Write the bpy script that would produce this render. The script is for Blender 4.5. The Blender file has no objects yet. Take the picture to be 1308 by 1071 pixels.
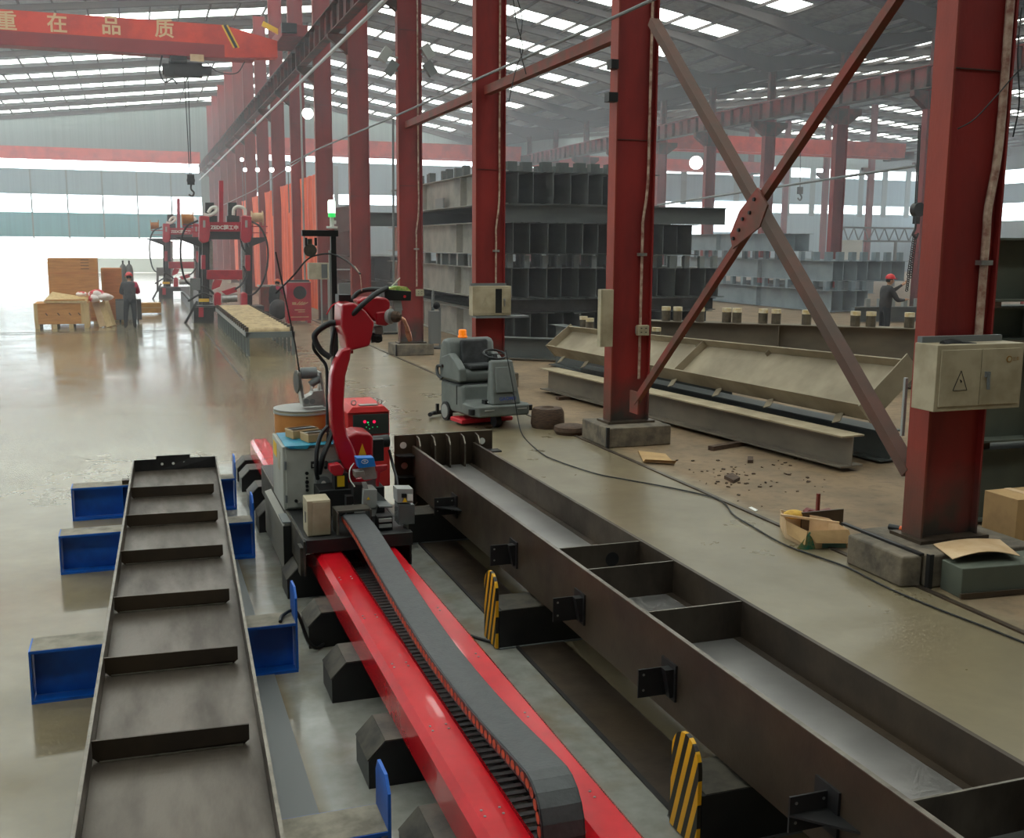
import bpy, bmesh, math, random
from mathutils import Vector, Matrix
random.seed(7)
PI = math.pi
COL = bpy.context.scene.collection
V = Vector
# ------------------------------------------------------------------ camera model (measured from the photograph)
FPX, CAMH = 1360.2, 2.76
YAW, PITCH, ROLL = 0.33691715, 0.16221912, 0.00711738
def cam_axes():
    fwd = V((math.sin(YAW)*math.cos(PITCH), math.cos(YAW)*math.cos(PITCH), -math.sin(PITCH)))
    rt = V((math.cos(YAW), -math.sin(YAW), 0)); up = rt.cross(fwd)
    c, s = math.cos(ROLL), math.sin(ROLL)
    return c*rt + s*up, -s*rt + c*up, fwd
RT, UP, FW = cam_axes()
CAM = V((0, 0, CAMH))
def ray(x, y): return RT*((x-654)/FPX) - UP*((y-535.5)/FPX) + FW
def gp(x, y, z=0.0):                                   # the point of a level plane seen there
    d = ray(x, y); return CAM + d*((z-CAMH)/d.z)
def aY(x, y, Y):
    d = ray(x, y); return CAM + d*(Y/d.y)
def aX(x, y, X):
    d = ray(x, y); return CAM + d*(X/d.x)
# ------------------------------------------------------------------ materials
def lin(c):
    r = []
    for v in c:
        v = v/255.0
        r.append(v/12.92 if v <= .04045 else ((v+.055)/1.055)**2.4)
    return (r[0], r[1], r[2], 1.0)
MATS = {}
def mat(name, c1, c2=None, rough=.5, metal=0., scale=6., detail=4., lo=.4, hi=.65, bump=0., bscale=40., emit=None, es=0., coat=0., stretch=(1,1,1), rvar=0., trans=0., alpha=1.):
    m = bpy.data.materials.new(name); m.use_nodes = True
    nt = m.node_tree; b = nt.nodes['Principled BSDF']; L = nt.links
    b.inputs['Roughness'].default_value = rough; b.inputs['Metallic'].default_value = metal
    b.inputs['Coat Weight'].default_value = coat
    b.inputs['Base Color'].default_value = lin(c1)
    if trans: b.inputs['Transmission Weight'].default_value = trans
    b.inputs['Alpha'].default_value = alpha
    if c2 is not None or bump or rvar:
        tc = nt.nodes.new('ShaderNodeTexCoord'); mp = nt.nodes.new('ShaderNodeMapping')
        mp.inputs['Scale'].default_value = stretch
        L.new(tc.outputs['Object'], mp.inputs['Vector'])
    if c2 is not None or rvar:
        n = nt.nodes.new('ShaderNodeTexNoise'); n.inputs['Scale'].default_value = scale; n.inputs['Detail'].default_value = detail
        n.inputs['Roughness'].default_value = .6
        L.new(mp.outputs['Vector'], n.inputs['Vector'])
        mr = nt.nodes.new('ShaderNodeMapRange'); mr.inputs['From Min'].default_value = lo; mr.inputs['From Max'].default_value = hi
        L.new(n.outputs['Fac'], mr.inputs['Value'])
        if c2 is not None:
            mx = nt.nodes.new('ShaderNodeMix'); mx.data_type = 'RGBA'
            mx.inputs['A'].default_value = lin(c1); mx.inputs['B'].default_value = lin(c2)
            L.new(mr.outputs['Result'], mx.inputs['Factor']); L.new(mx.outputs['Result'], b.inputs['Base Color'])
        if rvar:
            m2 = nt.nodes.new('ShaderNodeMapRange'); m2.inputs['To Min'].default_value = max(0, rough-rvar); m2.inputs['To Max'].default_value = min(1, rough+rvar)
            L.new(mr.outputs['Result'], m2.inputs['Value']); L.new(m2.outputs['Result'], b.inputs['Roughness'])
    if bump:
        nb = nt.nodes.new('ShaderNodeTexNoise'); nb.inputs['Scale'].default_value = bscale; nb.inputs['Detail'].default_value = 3
        L.new(mp.outputs['Vector'], nb.inputs['Vector'])
        bu = nt.nodes.new('ShaderNodeBump'); bu.inputs['Strength'].default_value = bump; bu.inputs['Distance'].default_value = .02
        L.new(nb.outputs['Fac'], bu.inputs['Height']); L.new(bu.outputs['Normal'], b.inputs['Normal'])
    if emit is not None:
        b.inputs['Emission Color'].default_value = lin(emit); b.inputs['Emission Strength'].default_value = es
    MATS[name] = m
    return m
def wood(name, c1, c2, axis=(1, 12, 12), scale=1.5):
    return mat(name, c1, c2, rough=.75, scale=scale, detail=5, stretch=axis, lo=.35, hi=.7)
def stripes(name, c1, c2, period, direction):
    m = bpy.data.materials.new(name); m.use_nodes = True; nt = m.node_tree; b = nt.nodes['Principled BSDF']; L = nt.links
    tc = nt.nodes.new('ShaderNodeTexCoord'); dt = nt.nodes.new('ShaderNodeVectorMath'); dt.operation = 'DOT_PRODUCT'
    dt.inputs[1].default_value = direction; L.new(tc.outputs['Object'], dt.inputs[0])
    m1 = nt.nodes.new('ShaderNodeMath'); m1.operation = 'DIVIDE'; m1.inputs[1].default_value = period; L.new(dt.outputs['Value'], m1.inputs[0])
    m2 = nt.nodes.new('ShaderNodeMath'); m2.operation = 'FRACT'; L.new(m1.outputs[0], m2.inputs[0])
    m3 = nt.nodes.new('ShaderNodeMath'); m3.operation = 'GREATER_THAN'; m3.inputs[1].default_value = .5; L.new(m2.outputs[0], m3.inputs[0])
    mx = nt.nodes.new('ShaderNodeMix'); mx.data_type = 'RGBA'; mx.inputs['A'].default_value = lin(c1); mx.inputs['B'].default_value = lin(c2)
    L.new(m3.outputs[0], mx.inputs['Factor']); L.new(mx.outputs['Result'], b.inputs['Base Color']); b.inputs['Roughness'].default_value = .45
    return m
def mat_grad(name, c1, c2, c3, z0, z1, rough=.6, scale=1.3):
    m = mat(name, c1, c2, rough=rough, scale=scale, stretch=(1, 1, .35), bump=.08)
    nt = m.node_tree; b = nt.nodes['Principled BSDF']; L = nt.links; src = b.inputs['Base Color'].links[0].from_socket
    tc = nt.nodes.new('ShaderNodeTexCoord'); sp = nt.nodes.new('ShaderNodeSeparateXYZ'); L.new(tc.outputs['Object'], sp.inputs[0])
    n = nt.nodes.new('ShaderNodeTexNoise'); n.inputs['Scale'].default_value = 3.5; n.inputs['Detail'].default_value = 5; L.new(tc.outputs['Object'], n.inputs['Vector'])
    a = nt.nodes.new('ShaderNodeMath'); a.operation = 'MULTIPLY_ADD'; a.inputs[1].default_value = .9; L.new(n.outputs['Fac'], a.inputs[0]); L.new(sp.outputs['Z'], a.inputs[2])
    mr = nt.nodes.new('ShaderNodeMapRange'); mr.inputs['From Min'].default_value = z0+.45; mr.inputs['From Max'].default_value = z1+.45; L.new(a.outputs[0], mr.inputs['Value'])
    mx = nt.nodes.new('ShaderNodeMix'); mx.data_type = 'RGBA'; mx.inputs['A'].default_value = lin(c3); L.new(src, mx.inputs['B']); L.new(mr.outputs['Result'], mx.inputs['Factor'])
    L.new(mx.outputs['Result'], b.inputs['Base Color']); return m
M_red = mat_grad('column_red', (140, 33, 29), (108, 27, 25), (58, 50, 44), .05, .75)
M_redlow = mat('column_red_grimy', (120, 44, 36), (62, 48, 42), rough=.65, scale=2.2, lo=.3, hi=.6, bump=.1)
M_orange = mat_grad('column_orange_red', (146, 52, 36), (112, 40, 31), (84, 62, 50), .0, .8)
M_brace = mat('brace_red_brown', (140, 48, 38), (98, 62, 48), rough=.6, scale=2.5, stretch=(1, 1, 1), lo=.3)
M_grime = mat('brace_grimy', (98, 64, 52), (80, 62, 52), rough=.7, scale=2, lo=.35)
M_crane = mat('crane_orange_red', (226, 66, 42), (196, 54, 38), rough=.5, scale=1.2)
M_steel = mat('mill_steel', (96, 86, 76), (76, 67, 60), rough=.42, metal=.55, scale=2.0, stretch=(2, .5, 1), bump=.05, rvar=.1)
M_steelbr = mat('mill_steel_brown', (88, 74, 60), (68, 58, 50), rough=.45, metal=.5, scale=1.6, bump=.05, rvar=.08)
M_steeldk = mat('dark_steel', (52, 50, 50), (38, 37, 38), rough=.5, metal=.4, scale=4)
M_edge = mat('ground_bright_edge', (132, 124, 112), (104, 96, 86), rough=.35, metal=.7, scale=12)
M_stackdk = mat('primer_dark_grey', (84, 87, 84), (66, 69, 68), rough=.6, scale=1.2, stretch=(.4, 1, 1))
M_stacklit = mat('primer_grey_lit', (168, 163, 152), (126, 124, 116), rough=.55, scale=.8)  # lit copy of the stack primer, skylight on the aisle side put into its colour
M_blue_gr = mat('primer_blue_grey', (132, 146, 152), (108, 122, 130), rough=.6, scale=.8)
M_tan = mat('primer_dusty_tan', (124, 113, 98), (96, 88, 78), rough=.75, scale=1.1, stretch=(.5, 1, 1))
M_green = mat('primer_grey_green', (92, 96, 84), (74, 78, 70), rough=.65, scale=1.0)
M_blue = mat('support_blue', (14, 98, 196), (12, 72, 156), rough=.42, scale=2.5)
M_worn = mat('worn_grey_top', (142, 134, 118), (104, 96, 82), rough=.6, scale=6, metal=.2)
M_railred = mat('track_red', (214, 20, 34), (196, 16, 30), rough=.22, scale=3, coat=.4, bump=.015, bscale=8)
M_robred = mat('robot_red', (172, 6, 30), None, rough=.28, coat=.5)
M_srcred = mat('power_source_red', (214, 52, 50), None, rough=.4)
M_gantred = mat('gantry_red', (186, 22, 46), (156, 18, 40), rough=.4, scale=2)
M_black = mat('black_paint', (24, 24, 25), (34, 33, 32), rough=.45, scale=4)
M_blacktop = mat('black_paint_worn_top', (84, 78, 68), (50, 47, 43), rough=.5, scale=7, metal=.2)
M_rubber = mat('black_rubber', (18, 18, 19), None, rough=.5)
M_chain = mat('chain_grey_plastic', (74, 75, 76), (66, 67, 68), rough=.45, scale=20, bump=.1, bscale=60)
M_chaindk = mat('chain_black_plastic', (40, 41, 44), None, rough=.4)
M_oval = mat('chain_orange_cable', (196, 84, 52), (150, 58, 40), rough=.6, scale=20)
M_cab = mat('cabinet_grey', (170, 168, 158), (150, 148, 138), rough=.5, scale=2)
M_beige = mat('cabinet_beige', (176, 162, 136), (148, 134, 108), rough=.55, scale=2.5)
M_lgrey = mat('light_grey_metal', (160, 160, 156), None, rough=.45, metal=.2)
M_mgrey = mat('mid_grey_plastic', (110, 112, 112), None, rough=.5)
M_alu = mat('aluminium', (176, 174, 170), (150, 148, 142), rough=.35, metal=.7, scale=9)
M_copper = mat('copper_torch', (222, 160, 132), (170, 104, 78), rough=.25, metal=.7, scale=14)
M_teal = mat('teal_film', (46, 150, 176), (30, 120, 160), rough=.35, scale=8)
M_drum = mat('drum_cardboard', (190, 124, 58), (164, 104, 46), rough=.7, scale=2)
M_lid = mat('drum_lid', (176, 164, 134), (150, 140, 118), rough=.5, scale=4)
M_carton = mat('carton', (188, 152, 104), (166, 132, 90), rough=.85, scale=3)
M_cartonlt = mat('carton_pale', (214, 184, 146), (196, 160, 120), rough=.85, scale=3)
M_yellow = mat('yellow', (232, 184, 30), None, rough=.5)
M_white = mat('white_paint', (226, 224, 216), None, rough=.5)
M_wblue = mat('sign_blue', (22, 112, 190), None, rough=.4)
M_navy = mat('navy_letters', (40, 58, 120), None, rough=.5)
M_glass = mat('dark_glass', (58, 66, 62), None, rough=.1, coat=.5)
M_amber = mat('beacon_amber', (250, 130, 16), None, rough=.25, emit=(255, 130, 20), es=.5)
M_green_l = mat('lamp_green', (60, 200, 90), None, rough=.3, emit=(60, 230, 110), es=1.0)
M_lampw = mat('lamp_white', (255, 255, 255), None, emit=(255, 255, 250), es=9.0)
M_led_r = mat('led_red', (255, 30, 70), None, emit=(255, 30, 90), es=1.2)
M_led_g = mat('led_green', (60, 255, 140), None, emit=(60, 255, 140), es=.7)
M_scrub = mat('scrubber_grey', (106, 110, 106), (90, 94, 90), rough=.5, scale=3)
M_scrubdk = mat('scrubber_dark', (46, 47, 48), (66, 67, 68), rough=.55, scale=8)
M_redpl = mat('brush_red', (196, 34, 46), None, rough=.5)
M_conc = mat('plinth_concrete', (122, 110, 94), (88, 80, 70), rough=.85, scale=5, bump=.35, bscale=18)
M_wood = wood('crate_plywood', (206, 146, 80), (180, 120, 62), axis=(1, 1, 9))
M_woodor = wood('crate_orange_plywood', (204, 128, 66), (178, 104, 50), axis=(1, 1, 9))
M_plank = wood('pale_planks', (214, 184, 132), (190, 158, 108), axis=(6, 6, 1))
M_curt = mat('orange_curtain', (255, 104, 40), (222, 74, 26), rough=.5, scale=2, stretch=(1, 4, .3))
M_roller = mat('roller_tan', (196, 170, 128), (166, 140, 104), rough=.55, scale=5)
M_tframe = mat('roller_frame_grey', (104, 110, 110), None, rough=.5)
M_pipe = mat('conduit_dirty_white', (186, 160, 140), (130, 84, 70), rough=.6, scale=9)
M_tube = mat('pale_tube', (188, 190, 190), None, rough=.4)
M_stub = mat('stub_brown_wrap', (96, 84, 68), (70, 62, 52), rough=.6, scale=6)
M_stubcap = mat('stub_pale_wrap', (206, 180, 128), (226, 214, 190), rough=.35, scale=9)
M_galv = mat('galvanised_spacer', (140, 144, 142), None, rough=.5, metal=.3)
M_coil = mat('coil_brown', (88, 66, 50), (60, 46, 36), rough=.85, scale=14, stretch=(1, 1, 6))
M_skin = mat('skin', (196, 150, 122), None, rough=.6)
M_jkt = mat('jacket_grey', (68, 68, 72), (56, 56, 60), rough=.8, scale=8)
M_jred = mat('jacket_magenta', (170, 24, 66), None, rough=.8)
M_trou = mat('trousers_dark', (34, 38, 46), None, rough=.85)
M_shoe = mat('shoe_black', (22, 22, 24), None, rough=.6)
M_helm = mat('helmet_red', (214, 36, 40), None, rough=.3)
M_helmo = mat('helmet_orange', (232, 104, 40), None, rough=.3)
M_hair = mat('hair_black', (20, 18, 18), None, rough=.7)
M_hivis = stripes('caution_stripes', (228, 168, 24), (34, 30, 22), .075, (0, 1, .32))
# ------------------------------------------------------------------ mesh builder
class MB:
    def __init__(s): s.bm = bmesh.new(); s.mi = 0
    def f(s, vs):
        try:
            fc = s.bm.faces.new(vs); fc.material_index = s.mi; return fc
        except ValueError: return None
    def m(s, i): s.mi = i; return s
    def hexa(s, p):
        v = [s.bm.verts.new(q) for q in p]
        for a in ((3,2,1,0), (4,5,6,7), (0,1,5,4), (1,2,6,5), (2,3,7,6), (3,0,4,7)): s.f([v[i] for i in a])
        return s
    def box(s, x0, x1, y0, y1, z0, z1):
        if x0 > x1: x0, x1 = x1, x0
        if y0 > y1: y0, y1 = y1, y0
        if z0 > z1: z0, z1 = z1, z0
        return s.hexa([(x0,y0,z0),(x1,y0,z0),(x1,y1,z0),(x0,y1,z0),(x0,y0,z1),(x1,y0,z1),(x1,y1,z1),(x0,y1,z1)])
    def obox(s, c, sz, M=None):
        M = M or Matrix.Identity(3); c = V(c); x, y, z = (k/2 for k in sz)
        return s.hexa([c + M @ V(q) for q in ((-x,-y,-z),(x,-y,-z),(x,y,-z),(-x,y,-z),(-x,-y,z),(x,-y,z),(x,y,z),(-x,y,z))])
    def bar(s, p0, p1, w, h, up=(0,0,1)):                # rectangular bar from p0 to p1
        p0, p1 = V(p0), V(p1); d = (p1-p0); L = d.length; d.normalize(); u = V(up)
        sd = d.cross(u)
        if sd.length < 1e-4: sd = d.cross(V((1,0,0)))
        sd.normalize(); u = sd.cross(d).normalized()
        return s.obox((p0+p1)/2, (L, w, h), Matrix((d, sd, u)).transposed())
    def ext(s, pts, vec):                                # polygon extruded along vec
        vec = V(vec); a = [s.bm.verts.new(p) for p in pts]; b = [s.bm.verts.new(V(p)+vec) for p in pts]
        s.f(a[::-1]); s.f(b); n = len(a)
        for i in range(n): s.f([a[i], a[(i+1) % n], b[(i+1) % n], b[i]])
        return s
    def rings(s, rs, caps=True):
        vs = [[s.bm.verts.new(p) for p in r] for r in rs]; n = len(vs[0])
        for a, b in zip(vs, vs[1:]):
            for i in range(n): s.f([a[i], a[(i+1) % n], b[(i+1) % n], b[i]])
        if caps: s.f(vs[0][::-1]); s.f(vs[-1])
        return s
    def tube(s, pts, r, n=8, caps=True):
        pts = [V(p) for p in pts]; rs = []; u = None
        for i, p in enumerate(pts):
            d = (pts[min(i+1, len(pts)-1)] - pts[max(i-1, 0)])
            if d.length < 1e-9: d = V((0,0,1))
            d.normalize()
            if u is None:
                u = d.cross(V((0,0,1)))
                if u.length < .05: u = d.cross(V((1,0,0)))
            u = (u - d*u.dot(d)); u.normalize(); w = d.cross(u)
            rr = r[i] if isinstance(r, (list, tuple)) else r
            rs.append([p + (u*math.cos(2*PI*k/n) + w*math.sin(2*PI*k/n))*rr for k in range(n)])
        return s.rings(rs, caps)
    def cyl(s, p0, p1, r0, r1=None, n=18): return s.tube([p0, p1], [r0, r0 if r1 is None else r1], n)
    def lathe(s, prof, c=(0,0,0), axis=(0,0,1), n=24):
        c = V(c); a = V(axis).normalized(); u = a.cross(V((0,0,1)))
        if u.length < .05: u = V((1,0,0))
        u.normalize(); w = a.cross(u)
        return s.rings([[c + a*z + (u*math.cos(2*PI*k/n)+w*math.sin(2*PI*k/n))*max(r, 1e-4) for k in range(n)] for r, z in prof])
    def ball(s, c, r, n=14, z0=-1., z1=1.):
        if not isinstance(r, (tuple, list)): r = (r, r, r)
        c = V(c); rs = []
        for i in range(9):
            t = math.asin(z0) + (math.asin(z1)-math.asin(z0))*i/8
            cr = max(math.cos(t), 1e-3)
            rs.append([c + V((r[0]*cr*math.cos(2*PI*k/n), r[1]*cr*math.sin(2*PI*k/n), r[2]*math.sin(t))) for k in range(n)])
        return s.rings(rs)
    def prism(s, prof, p0, p1, up=(0,0,1)):              # 2D profile (side, up) swept from p0 to p1
        p0, p1 = V(p0), V(p1); d = (p1-p0).normalized(); sd = d.cross(V(up)).normalized(); u = sd.cross(d)
        return s.ext([p0 + sd*a + u*b for a, b in prof], p1-p0)
def text_into(mb, body, org, size, xdir, ydir, depth=.004, align='CENTER', bold=0.0):
    cu = bpy.data.curves.new('t', 'FONT'); cu.body = body; cu.size = size; cu.align_x = align; cu.align_y = 'CENTER'; cu.offset = bold
    cu.resolution_u = 3
    o = bpy.data.objects.new('t', cu); COL.objects.link(o)
    dg = bpy.context.evaluated_depsgraph_get(); me = bpy.data.meshes.new_from_object(o.evaluated_get(dg))
    xd, yd = V(xdir).normalized(), V(ydir).normalized(); nd = xd.cross(yd); org = V(org)
    vs = [mb.bm.verts.new(org + xd*v.co.x + yd*v.co.y + nd*depth) for v in me.vertices]
    for p in me.polygons: mb.f([vs[i] for i in p.vertices])
    bpy.data.objects.remove(o); bpy.data.meshes.remove(me); bpy.data.curves.remove(cu)
def link(name, mb, mats, bevel=0, smooth=False, seg=2):
    bmesh.ops.recalc_face_normals(mb.bm, faces=mb.bm.faces[:])
    me = bpy.data.meshes.new(name); mb.bm.to_mesh(me); mb.bm.free()
    for mm in (mats if isinstance(mats, (list, tuple)) else [mats]): me.materials.append(mm)
    if smooth or bevel:
        for p in me.polygons: p.use_smooth = True
        me.set_sharp_from_angle(angle=.7)
    o = bpy.data.objects.new(name, me); COL.objects.link(o)
    if bevel:
        b = o.modifiers.new('soft', 'BEVEL'); b.width = bevel; b.segments = seg; b.limit_method = 'ANGLE'; b.angle_limit = .6; b.harden_normals = True
    return o
LOC = {}
def thing(name, label, cat, loc=(0,0,0), rz=0., group=None):
    o = bpy.data.objects.new(name, None); COL.objects.link(o); o.empty_display_size = .1
    o.location = loc; o.rotation_euler = (0, 0, rz); o['label'] = label; o['category'] = cat; o['kind'] = 'thing'
    if group: o['group'] = group
    LOC[o.name] = Matrix.Translation(V(loc)) @ Matrix.Rotation(rz, 4, 'Z')
    return o
def part(name, mb, mats, parent, world=True, bevel=0, smooth=False, label=None, stuff=False):
    o = link(name, mb, mats, bevel, smooth)
    r = parent
    while r.parent: r = r.parent
    if world and r.name in LOC: o.data.transform(LOC[r.name].inverted())
    o.parent = parent
    if label: o['label'] = label
    if stuff: o['kind'] = 'stuff'
    return o
def single(name, mb, mats, label, cat, loc=(0,0,0), group=None, world=True, bevel=0, smooth=False, rz=0.):
    o = link(name, mb, mats, bevel, smooth); M = Matrix.Translation(V(loc)) @ Matrix.Rotation(rz, 4, 'Z')
    if world: o.data.transform(M.inverted())
    o.location = loc; o.rotation_euler = (0, 0, rz); o['label'] = label; o['category'] = cat; o['kind'] = 'thing'
    if group: o['group'] = group
    LOC[o.name] = M
    return o
def struct(name, mb, mats, bevel=0, smooth=False, parent=None):
    o = link(name, mb, mats, bevel, smooth); o['kind'] = 'structure'; o.parent = parent
    return o
def kids(o): return [c for c in COL.objects if c.parent == o] if False else list(o.children)
def dup(root, loc, label, rz=None, group=None, sx=None):
    r = root.copy(); COL.objects.link(r); r.location = loc
    if rz is not None: r.rotation_euler = (0, 0, rz)
    r['label'] = label
    if group: r['group'] = group
    if sx: r.scale = sx
    for ch in list(root.children):
        c = ch.copy(); COL.objects.link(c); c.parent = r
        for g in list(ch.children):
            d = g.copy(); COL.objects.link(d); d.parent = c
    return r
def smoothpath(pts, n=6):                                # Catmull-Rom
    P = [V(p) for p in pts]; P = [P[0]*2-P[1]] + P + [P[-1]*2-P[-2]]; out = []
    for i in range(1, len(P)-2):
        for k in range(n):
            t = k/n; a, b, c, d = P[i-1:i+3]
            out.append(.5*((2*b) + (c-a)*t + (2*a-5*b+4*c-d)*t*t + (3*b-a-3*c+d)*t**3))
    out.append(P[-2]); return out
# ================================================================== SETTING
CX, CD, CW, BAY, CY0 = 6.2, .60, .24, 6.37, 7.15         # column line: outer face, depth, flange width, spacing, first front edge
YB, XL, XR2, XR3 = 102.8, -20., 32.6, 86.
RX, RZ, LZ, R2Z = 13.5, 16.2, 12.3, 13.0
R3X, R3Z, R3E = 59., 15.6, 13.2
NB = 15
def roofz(x):
    if x < RX: return LZ + (RZ-LZ)*(x-XL)/(RX-XL)
    if x < XR2: return RZ + (R2Z-RZ)*(x-RX)/(XR2-RX)
    if x < R3X: return R2Z + (R3Z-R2Z)*(x-XR2)/(R3X-XR2)
    return R3Z + (R3E-R3Z)*(x-R3X)/(XR3-R3X)
def make_floor():
    m = bpy.data.materials.new('floor_concrete'); m.use_nodes = True; nt = m.node_tree; L = nt.links; b = nt.nodes['Principled BSDF']
    N = nt.nodes.new
    tc = N('ShaderNodeTexCoord'); sp = N('ShaderNodeSeparateXYZ'); L.new(tc.outputs['Object'], sp.inputs[0])
    def noise(sc, det=5, rough=.6):
        n = N('ShaderNodeTexNoise'); n.inputs['Scale'].default_value = sc; n.inputs['Detail'].default_value = det; n.inputs['Roughness'].default_value = rough
        L.new(tc.outputs['Object'], n.inputs['Vector']); return n
    def mr(src, a, bb, c=0., d=1.):
        k = N('ShaderNodeMapRange'); k.inputs['From Min'].default_value = a; k.inputs['From Max'].default_value = bb; k.inputs['To Min'].default_value = c; k.inputs['To Max'].default_value = d
        L.new(src, k.inputs['Value']); return k.outputs['Result']
    def mix(fac, A, B):
        k = N('ShaderNodeMix'); k.data_type = 'RGBA'; L.new(fac, k.inputs['Factor'])
        for s, q in (('A', A), ('B', B)):
            if isinstance(q, tuple): k.inputs[s].default_value = lin(q)
            else: L.new(q, k.inputs[s])
        return k.outputs['Result']
    def mul(a, bq):
        k = N('ShaderNodeMath'); k.operation = 'MULTIPLY'
        for i, q in enumerate((a, bq)):
            if isinstance(q, float): k.inputs[i].default_value = q
            else: L.new(q, k.inputs[i])
        return k.outputs[0]
    def add(a, bq):
        k = N('ShaderNodeMath'); k.operation = 'ADD'
        for i, q in enumerate((a, bq)):
            if isinstance(q, float): k.inputs[i].default_value = q
            else: L.new(q, k.inputs[i])
        return k.outputs[0]
    n1, n2, n3, n4 = noise(.3), noise(1.3), noise(7., 3), noise(.12)
    base = mix(mr(n1.outputs['Fac'], .3, .72), (144, 131, 105), (114, 101, 77))
    base = mix(mul(mr(n2.outputs['Fac'], .4, .85), .5), base, (98, 88, 69))
    base = mix(mul(mr(n3.outputs['Fac'], .35, .8), .3), base, (104, 95, 80))
    # dusty brown bay on the far side of the column line
    xw = add(sp.outputs['X'], mul(n2.outputs['Fac'], .5))
    dirt = mix(mr(n2.outputs['Fac'], .3, .75), (142, 116, 86), (108, 91, 71))
    dirt = mix(mul(mr(n3.outputs['Fac'], .5, .8), .7), dirt, (88, 72, 56))
    fac_d = mr(xw, 6.1, 6.5)
    base = mix(fac_d, base, dirt)
    # sky's grey reflection along the robot track, painted into the colour
    g1 = mul(mul(mr(sp.outputs['X'], .72, .8), mr(sp.outputs['X'], 2.42, 2.34)), mr(sp.outputs['Y'], 13.8, 13.4))
    sky_grey = mix(mr(n3.outputs['Fac'], .3, .75), (150, 150, 143), (128, 127, 118))
    base = mix(mul(g1, mr(n2.outputs['Fac'], .72, .5)), base, sky_grey)
    L.new(base, b.inputs['Base Color'])
    rn = add(mr(n2.outputs['Fac'], .3, .75, .10, .20), add(mul(fac_d, .45), mr(sp.outputs['X'], 2.6, 4.2, 0., .16)))
    L.new(rn, b.inputs['Roughness'])
    nb = N('ShaderNodeTexNoise'); nb.inputs['Scale'].default_value = 2.2; nb.inputs['Detail'].default_value = 4; L.new(tc.outputs['Object'], nb.inputs['Vector'])
    bu = N('ShaderNodeBump'); bu.inputs['Strength'].default_value = .07; bu.inputs['Distance'].default_value = .02; L.new(nb.outputs['Fac'], bu.inputs['Height'])
    L.new(bu.outputs['Normal'], b.inputs['Normal'])
    b.inputs['Specular IOR Level'].default_value = .5
    return m
struct('floor', MB().box(XL, XR3, -14, YB, -.3, 0), make_floor())
M_yard = mat('yard_concrete', (236, 234, 226), (226, 222, 214), rough=.9, scale=.5)
struct('ground', MB().box(XL-30, XR3+10, YB+.05, YB+60, -.35, -.02), M_yard)
M_roof = mat('roof_lining', (124, 127, 123), (92, 95, 92), rough=.5, metal=.2, scale=2.5, stretch=(1, 1, 1), detail=6)
M_raft = mat('rafter_brown_grey', (66, 54, 50), (54, 46, 43), rough=.7, scale=.6)
M_sky = mat('skylight_sheet', (255, 255, 255), None, emit=(236, 246, 240), es=7.5)
M_strip = mat('wall_light_sheet', (255, 255, 255), None, emit=(232, 246, 255), es=6.5)
M_wallup = mat('wall_grey_sheet', (126, 136, 134), (112, 122, 121), rough=.6, scale=1.0, stretch=(6, 1, .1))
M_wallmid = mat('wall_blue_grey_sheet', (150, 170, 178), (138, 158, 168), rough=.6, scale=1.0, stretch=(6, 1, .1))
M_wallteal = mat('wall_teal_sheet', (96, 166, 176), (84, 152, 164), rough=.5, scale=1.0, stretch=(6, 1, .1))
M_wallbeige = mat('wall_beige_block', (196, 196, 184), None, rough=.8)
# roof
def roof_slab(mb, x0, x1, y0, y1, t=.08, dz=0.):
    mb.hexa([(x0,y0,roofz(x0)+dz),(x1,y0,roofz(x1-1e-6)+dz),(x1,y1,roofz(x1-1e-6)+dz),(x0,y1,roofz(x0)+dz),
             (x0,y0,roofz(x0)+t+dz),(x1,y0,roofz(x1-1e-6)+t+dz),(x1,y1,roofz(x1-1e-6)+t+dz),(x0,y1,roofz(x0)+t+dz)])
SPANS = [(XL, RX), (RX, XR2), (XR2, R3X), (R3X, XR3)]
mb = MB(); sk = MB(); SKW = 1.95
ys = [CY0+.12+BAY*k for k in range(-3, NB+1)]
edges = [-14.] + [y for k in range(-2, NB) for y in ((CY0+.12+BAY*k)+BAY*.62, (CY0+.12+BAY*k)+BAY*.62+SKW)] + [YB+.2]
for x0, x1 in SPANS:
    for i in range(len(edges)-1):
        if i % 2 == 0: roof_slab(mb, x0, x1, edges[i], edges[i+1])
        else:
            a, c = {0: (x0+.9, x1-.5), 1: (x0+.5, x1-3.2), 2: (x0+9, x1-9), 3: (x0+4, x1-8)}[SPANS.index((x0, x1))]
            roof_slab(sk, a, c, edges[i], edges[i+1], .03, .03)
            roof_slab(mb, x0, a, edges[i], edges[i+1]); roof_slab(mb, c, x1, edges[i], edges[i+1])
struct('ceiling', mb, M_roof); struct('window_1', sk, M_sky)
mb = MB()
for x0, x1 in SPANS:
    n = max(4, int((x1-x0)/1.5))
    for i in range(n+1):
        x = x0+.15 + (x1-x0-.3)*i/n; z = roofz(x)
        mb.box(x-.035, x+.035, -14, YB, z-.15, z-.005)
struct('trim_1', mb, M_raft)
k = 0
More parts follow.
